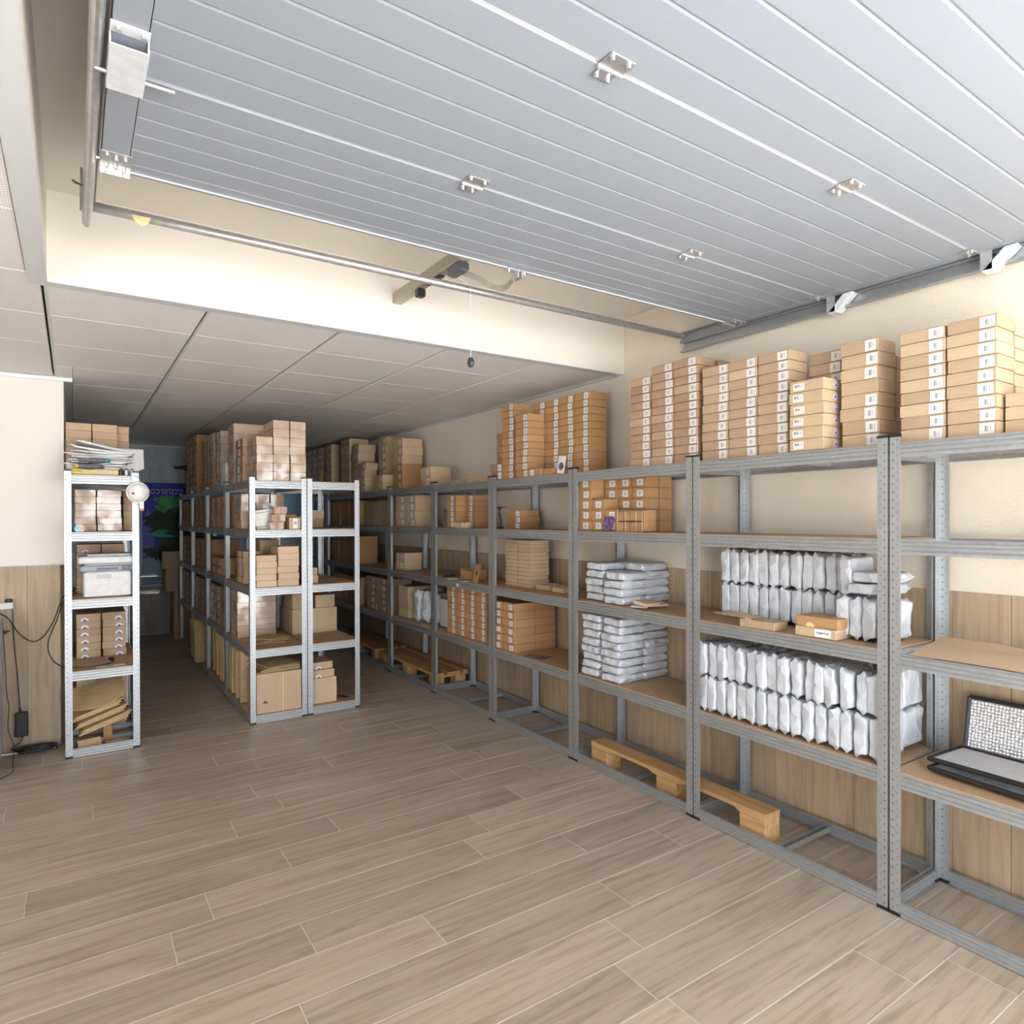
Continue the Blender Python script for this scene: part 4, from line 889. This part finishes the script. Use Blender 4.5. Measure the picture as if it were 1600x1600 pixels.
rb = stack(1.515, 5.03, .20, .24, Z1, 1, .195, 'kraft_pale', 'carton with white band', 'bottom shelf of right central rack')
B().box(-.0985, .0985, -.1195, -.1188, .05, .14).ob('white_band', 'kraft_pale', rb[0])
for i, (hh, dx) in enumerate(((.06, -.004), (.055, -.012))):
    o = ob('carton', carton_mesh(.19, .23, hh, 'kraft_tan'), None, (1.608+dx, 5.165+.02*i, Z1+.195+.061*i), (0, 0, .02)); tag(o, f'tan carton with half-round logo sticker, {["middle", "top"][i]} of pile, right central rack', 'carton', GR)
    s = ob('round_sticker', disc_mesh(.024, 'paper', True), o, (-.03+.015*i, -.1152, .002), (0, 0, math.pi/2)); ob('emblem', emblem_mesh(.02, 'ink_blue'), s)
tp = B().box(-.05, .05, -.022, .022, 0, .003, .001).ob('black_strip', 'black_plastic', None, (1.80, 5.13, Z1+.0005), (0, 0, R(115))); tag(tp, 'black strip lying on bottom board of right central rack', 'strip')
for i, (xx, yy) in enumerate(((1.24, 5.06), (1.64, 5.06))):
    o = B().box(-.07, .07, -.05, .05, 0, .022, .001).ob('timber_offcut', 'scrap_wood', None, (xx, yy-.02, .0)); tag(o, f'timber offcut on floor under {["left", "right"][i]} front central rack', 'timber')
stack(1.03, 9.0, .28, .30, 0, 2, .30, 'kraft', 'large brown carton', 'base of tower by back wall')
stack(.935, 9.0, .22, .26, .60, 1, .28, 'kraft', 'brown carton', 'overhanging tower by back wall')
stack(.915, 9.0, .22, .26, .88, 1, .21, 'kraft', 'tilted brown carton', 'crowning tower by back wall', rot=.2)
def join_far():
    vs_, fs, ms, uvs = [], [], [], []; mats = []
    for me, M_ in FAR:
        b0 = len(vs_); mt = me.materials[0]
        if mt not in mats: mats.append(mt)
        vs_ += [M_ @ v.co for v in me.vertices]
        ul = me.uv_layers.active
        for p in me.polygons:
            fs.append([b0+i for i in p.vertices]); ms.append(mats.index(mt)); uvs += [tuple(ul.data[l].uv) if ul else (0, 0) for l in p.loop_indices]
    me = bpy.data.meshes.new('far_cartons'); me.from_pydata(vs_, [], fs); me.update()
    for m_ in mats: me.materials.append(m_)
    me.polygons.foreach_set('material_index', ms)
    ul = me.uv_layers.new(name='UVMap')
    for i, u in enumerate(uvs): ul.data[i].uv = u
    o = ob('carton_mass', me); o['kind'] = 'stuff'; tag(o, 'dim masses of brown cartons filling the far shelves', 'cartons')
join_far()
# ------------------------------------------------------------------ left rack contents
for i, xx in enumerate((-.038, .112)):
    stack(xx, 5.30, .148, .24, Z5, 7, .0525, 'kraft_wrapped_brown', 'taped brown carton', IW[i*2]+' column atop left rack', face='y', mix=['kraft'])
stack(.262, 5.36, .075, .28, Z5, 7, .0525, 'kraft', 'slim brown carton', 'third column atop left rack', face='y')
tray = B().box(-.03, .25, 4.955, 5.25, Z5, Z5+.036, .004).ob('foam_tray', 'foam_yellow'); tag(tray, 'yellow tray under paper envelopes atop left rack', 'tray')
er = random.Random(9)
for i in range(26):
    w_, d_ = er.uniform(.30, .34), .22; bow = er.uniform(.002, .010); tl_ = R(er.uniform(-4, 4)); b = B(); lo = []
    for j in range(7):
        u = -1+2*j/6; z = bow*(u*u)
        lo.append([(u*w_/2, -d_/2, z), (u*w_/2, d_/2, z+.002), (u*w_/2, d_/2, z+.0062), (u*w_/2, -d_/2, z+.0048)])
    b.loft(lo)
    o = b.ob('envelope', 'paper', None, (.145+er.uniform(-.018, .03)+(.03 if i > 20 else 0), 5.125+er.uniform(-.02, .02), Z5+.040+.0058*i), (R(er.uniform(-2, 5)), tl_+(R(10) if i > 19 else 0), er.uniform(-.16, .16)))
    tag(o, f'white paper envelope, {NTH[i]} from bottom of messy pile atop left rack', 'envelope', 'envelopes atop left rack')
for i in range(5):
    o = B().box(-.15, .15, -.0012, .0012, -.07, .075).ob('envelope', 'paper', None, (.22+.012*i, 5.235+.012*i, Z5+.135), (R(-6-2*i), R(12-3*i), .05)); tag(o, f'white envelope standing tilted behind the pile, {NTH[i]} from front', 'envelope', 'envelopes atop left rack')
def glove(loc, rz, m, cuff, label):
    e = empty('work_glove', loc, rz); tag(e, label, 'glove', 'work gloves')
    lo = []
    for j, (x, w_, t_) in enumerate(((-.06, .030, .010), (-.045, .034, .014), (-.01, .040, .018), (.03, .042, .017), (.045, .036, .013))):
        lo.append([(x, w_*math.cos(a), .016+t_*math.sin(a)) for a in [2*math.pi*k/12 for k in range(12)]])
    B().loft(lo).ob('palm', m, e, smooth=True)
    for k in range(4): B().tube(cat([(.035, -.027+.018*k, .016), (.07, -.030+.020*k, .020), (.10-.008*abs(k-1.5), -.032+.021*k, .010)], 4), [.010]*6+[.009, .008, .006], 8).ob('finger', m, e, smooth=True)
    B().tube(cat([(-.01, -.030, .015), (.015, -.055, .016), (.04, -.062, .010)], 4), [.011]*6+[.009, .008, .006], 8).ob('thumb', m, e, smooth=True)
    B().loft([[(x, .036*math.cos(a), .016+.014*math.sin(a)) for a in [2*math.pi*k/12 for k in range(12)]] for x in (-.066, -.058)]).ob('cuff', cuff, e, smooth=True)
glove((.075, 4.955+.0, Z5+.0365), R(20), 'glove_grey', 'yellow', 'grey work glove with yellow cuff atop left rack')
glove((.13, 4.952, Z5+.075), R(160), 'glove_grey', 'teal', 'grey work glove with teal cuff atop left rack')
o = B().box(-.03, .03, -.01, .01, 0, .022, .006).ob('yellow_cloth', 'yellow', None, (.02, 4.945, Z5+.0005), (0, 0, .2)); tag(o, 'bright yellow cloth tucked at front of left rack top', 'cloth')
for i, xx in enumerate((.262, .292, .325)):
    e = empty('spray_can', (xx, 4.955, Z5)); tag(e, f'small dark metal can, {NTH[i]} from left, front corner of left rack top', 'can')
    B().loft([[(r*math.cos(a), r*math.sin(a), z) for a in [2*math.pi*k/14 for k in range(14)]] for r, z in ((.012, 0), (.013, .002), (.013, .036), (.009, .040))]).ob('body', 'zinc_dark' if i else 'black_plastic', e); B().tube([(0, 0, .0402), (0, 0, .048)], .006, 8).ob('cap', 'black_plastic', e)
# dust mask on the right post
mk = empty('dust_mask', (.352, 4.895, 1.665)); tag(mk, 'white dust mask hanging from right post of left rack', 'mask')
lo = []
for j in range(7):
    t = j/6*math.pi/2; r = math.cos(t)
    lo.append([(.060*r*math.cos(a)*(1+.05*math.sin(3*a)), -.046*math.sin(t), .062*r*math.sin(a)) for a in [2*math.pi*k/20 for k in range(20)]] if j < 6 else [(.004*math.cos(a), -.046, .004*math.sin(a)) for a in [2*math.pi*k/20 for k in range(20)]])
B().loft(lo, True).ob('shell', 'mask_white', mk, smooth=True)
B().tube([(.062*math.cos(a), -.002, .064*math.sin(a)) for a in [2*math.pi*k/24 for k in range(25)]], .005, 6).ob('rim', 'mask_white', mk, smooth=True)
B().tube([(-.028, -.037, -.008), (-.029, -.046, -.008)], .007, 10).ob('valve', 'ink', mk)
B().tube(cat([(-.02, .0, .06), (-.035, .004, .085), (-.03, .008, .11), (.0, .006, .10), (.02, .0, .06)], 4), .0015, 5).ob('strap', 'sky_blue', mk)
B().box(.008, .034, -.012, -.008, -.105, -.058, .001).ob('tag_strip', 'mask_white', mk); B().box(.012, .034, -.013, -.007, -.118, -.105, .001).ob('tag_tip', 'orange', mk)
# shelf four
for i, (xx, n) in enumerate(((.012, 6), (.132, 6))):
    stack(xx, 5.12, (.118, .142)[i], .26, Z4, n, .0455, 'kraft_wrapped', 'shiny film-wrapped carton', IW[i*2]+' column, left rack, second shelf', face='y')
stack(.285, 5.20, .06, .3, Z4, 6, .0455, 'kraft', 'slim brown carton', 'right column, left rack, second shelf', face='y')
e = empty('tape_dispenser', (-.005+.03, 4.945, Z4)); tag(e, 'light blue tape dispenser on second shelf of left rack', 'dispenser')
B().tube([(0, -.010, .018), (0, .010, .018)], .018, 16).ob('body', 'sky_blue', e); B().box(.012, .032, -.010, .010, 0, .016, .003).ob('nozzle', 'white_plastic', e)
# printer
pn = empty('printer', (.185, 5.10, Z3)); tag(pn, 'white and grey laser printer on middle shelf of left rack', 'printer')
B().box(-.130, .135, -.14, .14, .004, .165, .008).ob('lower_body', 'white_plastic', pn)
B().box(-.150, .150, -.14, .14, .166, .205, .008).box(-.125, .15, -.138, .14, .205, .215, .002).ob('middle_body', 'grey_plastic', pn)
B().box(-.160, .155, -.145, .145, .216, .262, .008).ob('scanner_lid', 'white_plastic', pn)
B().box(-.11, .14, -.10, .13, .2625, .276, .005).ob('document_feeder', 'white_plastic', pn)
B().box(-.06, .06, -.1425, -.1405, .178, .19).ob('vent', 'dark_grey_plastic', pn)
for k in range(5): B().box(-.06, .02, -.1415, -.1402, .122+.006*k, .1245+.006*k).ob('vent_slot', 'grey_plastic', pn)
B().box(.08, .13, -.1425, -.1405, .172, .20).ob('control_panel', 'dark_grey_plastic', pn)
o = B().box(.30, .475, 5.02, 5.20, 1.105, 1.108).box(.33, .335, 5.02, 5.2, 1.0965, 1.105).ob('paper_tray', 'white_plastic', pn); o.matrix_parent_inverse = Matrix.Translation(-Vector(pn.location))
for i in range(2):
    o = B().loft([[(.300, 5.0, 0), (.46-.03*i, 5.0, -.004), (.48-.02*i, 5.16, -.002), (.300, 5.17, 0)], [(.300, 5.0, .0008), (.46-.03*i, 5.0, -.0032), (.48-.02*i, 5.16, -.0012), (.300, 5.17, .0008)]]).ob('paper_sheet', 'paper', None, (.02, 0, Z3+.006+.004*i), (0, 0, .0)); tag(o, f'white paper sheet sticking out beside printer, {["lower", "upper"][i]} one', 'paper')
stack(.02, 5.30, .14, .22, Z3, 6, .055, 'kraft', 'brown carton with half-round sticker', 'left column behind printer', face='y', sticker=(-.02, .02, 'sticker_lilac', 'ink_blue', .02)); stack(.165, 5.30, .14, .22, Z3, 6, .055, 'kraft', 'brown carton', 'right column behind printer', face='y')
# second shelf
for i, xx in enumerate((.017, .167)):
    stack(xx, 5.35, .143, .28, Z2, 6, .0505, 'kraft', 'kraft carton with half-round logo sticker', IW[i*2]+' column, left rack, fourth shelf', face='y', sticker=(-.022 if i == 0 else .028, .024, 'paper', 'ink_blue', .02))
o = B().box(-.08, .08, -.03, .03, 0, .001).ob('paper_slip', 'paper', None, (.20, 4.985, Z2+.0005), (0, 0, .08)); tag(o, 'white paper slip with print near plug on left rack', 'paper'); B().box(-.03, .02, -.012, .012, .001, .0014).ob('print_block', 'photo_print', o)
# bottom
o = ob('carton', carton_mesh(.30, .30, .33, 'kraft_tan', False), None, (.165, 5.55, .06)); tag(o, 'large tan carton tied with string, bottom of left rack', 'carton'); B().box(-.06, -.057, -.1515, -.1505, 0, .33).box(-.045, -.042, -.1515, -.1505, 0, .33).ob('string', 'cord_white', o); ob('printed_emblem', emblem_mesh(.026, 'ink'), o, (-.11, -.1504, .26), (0, 0, math.pi/2))
B().box(-.14, .14, -.14, .14, -.06, -.0005).ob('pallet_block', 'scrap_wood', o)
for i in range(9):
    o = B().box(-.142, .142, -.13, .13, 0, .0085, .001).ob('cardboard_flat', 'corrugate', None, (.165-.008*i+.010*(i % 3), 5.10+.004*i, .165+.0135*i), (R(4), R(-18), R(4*(i % 3)-2))); tag(o, f'folded cardboard flat, {ORD[8-i]}, slanted pile in left rack bottom', 'cardboard', 'cardboard flats in left rack')
cl = []
for j in range(9):
    u = -1+j/4; z = .035*u*u; cl.append([(u*.15, -.12, z), (u*.15, .12, z+.07), (u*.15, .12, z+.074), (u*.15, -.12, z+.004)])
o = B().loft(cl).ob('cardboard_flat', 'corrugate', None, (.15, 5.11, .295), (R(6), R(-14), 0)); tag(o, 'curved cardboard flat on top of slanted pile in left rack', 'cardboard', 'cardboard flats in left rack')
o = B().box(-.025, .025, -.03, .03, 0, .15, .002).ob('timber_block', 'pallet_wood', None, (.19, 5.21, .0)); tag(o, 'orange-brown timber block supporting cardboard in left rack', 'timber')
o = B().box(-.065, .065, -.045, .045, 0, .012, .001).ob('timber_board', 'scrap_wood', None, (.085, 5.01, .035), (R(48), 0, R(14))); tag(o, 'light wooden board leaning on bottom beam of left rack', 'timber')
o = B().box(-.07, .07, -.012, .012, 0, .018, .002).ob('timber_stick', 'scrap_wood', None, (.24, 5.12, .001), (0, 0, R(6))); tag(o, 'short wooden stick on floor inside left rack', 'timber')
o = B().box(-.19, .19, -.02, .02, 0, .03, .001).ob('metal_rail', 'zinc', None, (.16, 5.20, .001), (0, 0, R(3))); tag(o, 'loose galvanized rail on floor inside left rack', 'rail')
# ------------------------------------------------------------------ cables at the left wall
YW = YST-.009
ps = empty('power_strip', (-.36, YW, .92)); tag(ps, 'white power strip on wooden wall panel with black plug', 'power strip')
B().box(-.09, .042, -.035, 0, 0, .042, .004).ob('housing', 'white_plastic', ps); B().loft([[(.018+r*math.cos(a), -.018+r*math.sin(a)*.8, z) for a in [2*math.pi*k/14 for k in range(14)]] for r, z in ((.018, .0422), (.02, .045), (.02, .06), (.014, .064))]).ob('plug', 'black_plastic', ps)
ad = empty('power_adapter', (-.275, 5.26, .09)); tag(ad, 'black rectangular power adapter hanging from its cable', 'adapter')
put(B().box(-.312, -.245, 5.245, 5.278, .095, .252, .005), 'body', 'black_plastic', ad)
put(B().tube([(-.285, 5.262, .252), (-.287, 5.262, .285)], [.007, .004], 8), 'strain_relief', 'black_plastic', ad)
put(B().tube(cat([(-.287, 5.262, .28), (-.300, 5.262, .5), (-.318, 5.262, .75), (-.322, 5.258, .90), (-.330, 5.25, .985)], 5), .0028, 6), 'upper_cable', 'black_plastic', ad)
put(B().tube(cat([(-.272, 5.262, .097), (-.285, 5.25, .06), (-.33, 5.23, .035), (-.30, 5.2, .02)], 5), .003, 6), 'lower_cable', 'black_plastic', ad)
pts = [(-.40, 5.262, .90), (-.345, 5.262, .86), (-.29, 5.26, .76), (-.22, 5.26, .70), (-.16, 5.26, .73), (-.105, 5.25, .83), (-.075, 5.20, .93), (-.052, 5.10, .995), (-.01, 5.14, 1.02), (.03, 5.2, 1.03)]
o = B().tube(cat(pts, 6), .0035, 6).ob('cable', 'black_plastic', smooth=True); tag(o, 'black cable looping from power strip to the printer', 'cable')
pts = [(.03, 5.22, 1.01), (-.01, 5.05, 1.0), (-.055, 4.99, .97), (-.085, 5.02, .86), (-.128, 5.05, .74), (-.13, 5.05, .66), (-.10, 5.0, .60), (-.05, 4.94, .575), (.02, 4.99, .552), (.12, 5.0, .546), (.20, 5.03, .551), (.225, 5.07, .562), (.215, 5.09, .565)]
ec = empty('plug_cable', (.215, 5.09, Z2)); tag(ec, 'black cable hanging in a loop with plug resting on left rack', 'cable')
put(B().tube(cat(pts, 6), .0037, 6), 'cord', 'black_plastic', ec); put(B().tube([(.217, 5.085, .563), (.20, 5.105, .566)], [.014, .012], 10), 'plug_body', 'black_plastic', ec)
for d in (-.006, .006): put(B().tube([(.20+d, 5.105, .567), (.190+d, 5.118, .578)], .0025, 6), 'prong', 'galv_plate', ec)
cp = []
cr2 = random.Random(4)
for t in range(80):
    a = t*.55; cp.append((-.20+(.10+.012*math.sin(t*.7))*math.cos(a), 5.19+(.045+.008*math.sin(t*1.3))*math.sin(a), .008+.0007*t*.6+.004*math.sin(t*.9)))
o = B().tube(cat(cp, 2), .0035, 6).ob('cable_coil', 'black_plastic', smooth=True); tag(o, 'tangled coil of black cable on floor beside left rack', 'cable')
o = B().tube(cat([(-.375, 5.24, .90), (-.36, 5.23, .6), (-.352, 5.22, .4), (-.34, 5.21, .3), (-.345, 5.2, .17), (-.315, 5.16, .07), (-.31, 5.0, .01), (-.30, 4.86, .004), (-.36, 4.75, .004), (-.5, 4.7, .004)], 6), .0025, 6).ob('cable', 'black_plastic', smooth=True); tag(o, 'thin black cable trailing down the wall onto the floor', 'cable')
o = B().tube([(-.42, 5.20, .012), (-.10, 5.17, .012)], .006, 8).ob('cable_duct', 'white_plastic'); tag(o, 'thin white cable lying under the black coil', 'cable')
o = B().loft([[(-.40, 5.25, .76), (-.355, 5.25, .765), (-.33, 5.25, .785), (-.40, 5.25, .79)], [(-.40, 5.23, .76), (-.355, 5.23, .765), (-.33, 5.23, .785), (-.40, 5.23, .79)]]).ob('cable_clip', 'black_plastic'); tag(o, 'black plug head below the white power strip', 'plug')
ap = empty('appliance', (-.60, 4.95, 0)); tag(ap, 'grey cabinet edge at far left in front of wall', 'cabinet')
B().box(-.25, .235, -.20, .20, .06, .90, .008).ob('body', 'appliance', ap); B().box(-.24, .22, -.19, .19, 0, .0595, .003).ob('plinth', 'white_plastic', ap)
# ------------------------------------------------------------------ back wall poster and banner
YP = YB-.009
ps_ = empty('poster', (1.10, YP, .65)); tag(ps_, 'upside-down blue poster with green leaves and white lettering on back wall', 'poster')
PX0, PX1, PZ0, PZ1 = .735, 1.75, .65, 1.955
put(B().box(PX0, PX1, YP-.006, YP-.0005, PZ0, PZ1), 'backing', 'poster_blue', ps_)
def flat(poly, m, nm, t): put(B().prism(poly, 1, YP-.006-t, YP-.0062-t+.0008), nm, m, ps_)
flat([(.735, 1.45), (.80, 1.62), (.90, 1.40), (.85, 1.05), (.735, 1.0)], 'poster_violet', 'printed_ground', .0008)
def leafpoly(cx, cz, ln, wd, ang, teeth=7):
    P = []; ca, sa = math.cos(ang), math.sin(ang)
    for s in (1, -1):
        rr = range(teeth*2+1) if s > 0 else range(teeth*2, -1, -1)
        for i in rr:
            u = i/(teeth*2); wv = wd*math.sin(math.pi*min(.97, u+.03))*(1 if i % 2 else .62)*s
            P.append((cx+ca*u*ln-sa*wv, cz+sa*u*ln+ca*wv))
    return P
for i, (cx, cz, ln, wd, an, m) in enumerate(((.86, 1.74, .42, .10, R(-8), 'poster_green'), (.88, 1.66, .36, .08, R(-30), 'poster_green'), (.745, 1.50, .42, .09, R(-2), 'poster_dark'), (.745, 1.42, .50, .10, R(14), 'poster_dark'), (.90, 1.60, .5, .16, R(-75), 'poster_dark'), (1.05, 1.62, .75, .20, R(-88), 'poster_dark'), (1.2, 1.7, .8, .2, R(-92), 'poster_dark'), (.74, 1.10, .36, .09, R(-20), 'poster_dark'), (.95, 1.25, .45, .14, R(-70), 'poster_dark'), (.745, 1.30, .40, .03, R(-6), 'poster_teal'), (.85, 1.31, .2, .035, R(8), 'poster_green'), (1.30, 1.5, .5, .16, R(-60), 'poster_dark'))):
    flat(leafpoly(cx, cz, ln, wd, an), m, 'printed_leaf', .0016+.0008*i)
flat([(.74, .66), (1.20, .66), (1.18, .80), (1.0, .98), (.86, 1.02), (.74, .98)], 'poster_pale', 'printed_rock', .0012)
put(B().tube([(.82, YP-.03, .74), (1.04, YP-.03, .75)], .035, 12), 'rolled_edge', 'poster_pale', ps_)
cu = bpy.data.curves.new('t', 'FONT'); cu.body = 'UZZLES.COM'; cu.size = .085; cu.extrude = .0006; cu.align_x = 'CENTER'
to = bpy.data.objects.new('t', cu); COL.objects.link(to); bpy.context.view_layer.update()
tm = bpy.data.meshes.new_from_object(to.evaluated_get(bpy.context.evaluated_depsgraph_get())); bpy.data.objects.remove(to)
tm.materials.clear(); tm.materials.append(MATS['sticker_lilac'])
wd_ = max(v.co.x for v in tm.vertices)-min(v.co.x for v in tm.vertices); k_ = .43/wd_
for v in tm.vertices: v.co.x *= k_
tx = ob('lettering', tm, ps_); tx.matrix_parent_inverse = Matrix.Translation(-Vector(ps_.location))
tx.matrix_basis = Matrix.Translation((.985, YP-.016, 1.872)) @ Matrix.Rotation(math.pi, 4, 'Y') @ Matrix.Rotation(R(90), 4, 'X')
bn_ = B().box(2.35, 2.95, YP-.006, YP-.0005, 1.56, 2.1, .001).ob('patch', 'patch_blue'); tag(bn_, 'plain light blue banner on back wall seen between racks', 'patch')  # thin plain light blue rectangle on the back wall
# black hook on the back of the far central pile
hk = B().tube(cat([(1.073, 8.18, 2.06), (1.03, 8.18, 2.07), (.99, 8.18, 2.065), (.94, 8.18, 2.065)], 4), [.03]*4+[.022]*4+[.016]*4+[.01], 10).ob('caulking_gun', 'black_plastic', None); tag(hk, 'black tool nozzle jutting from far central carton pile', 'tool')
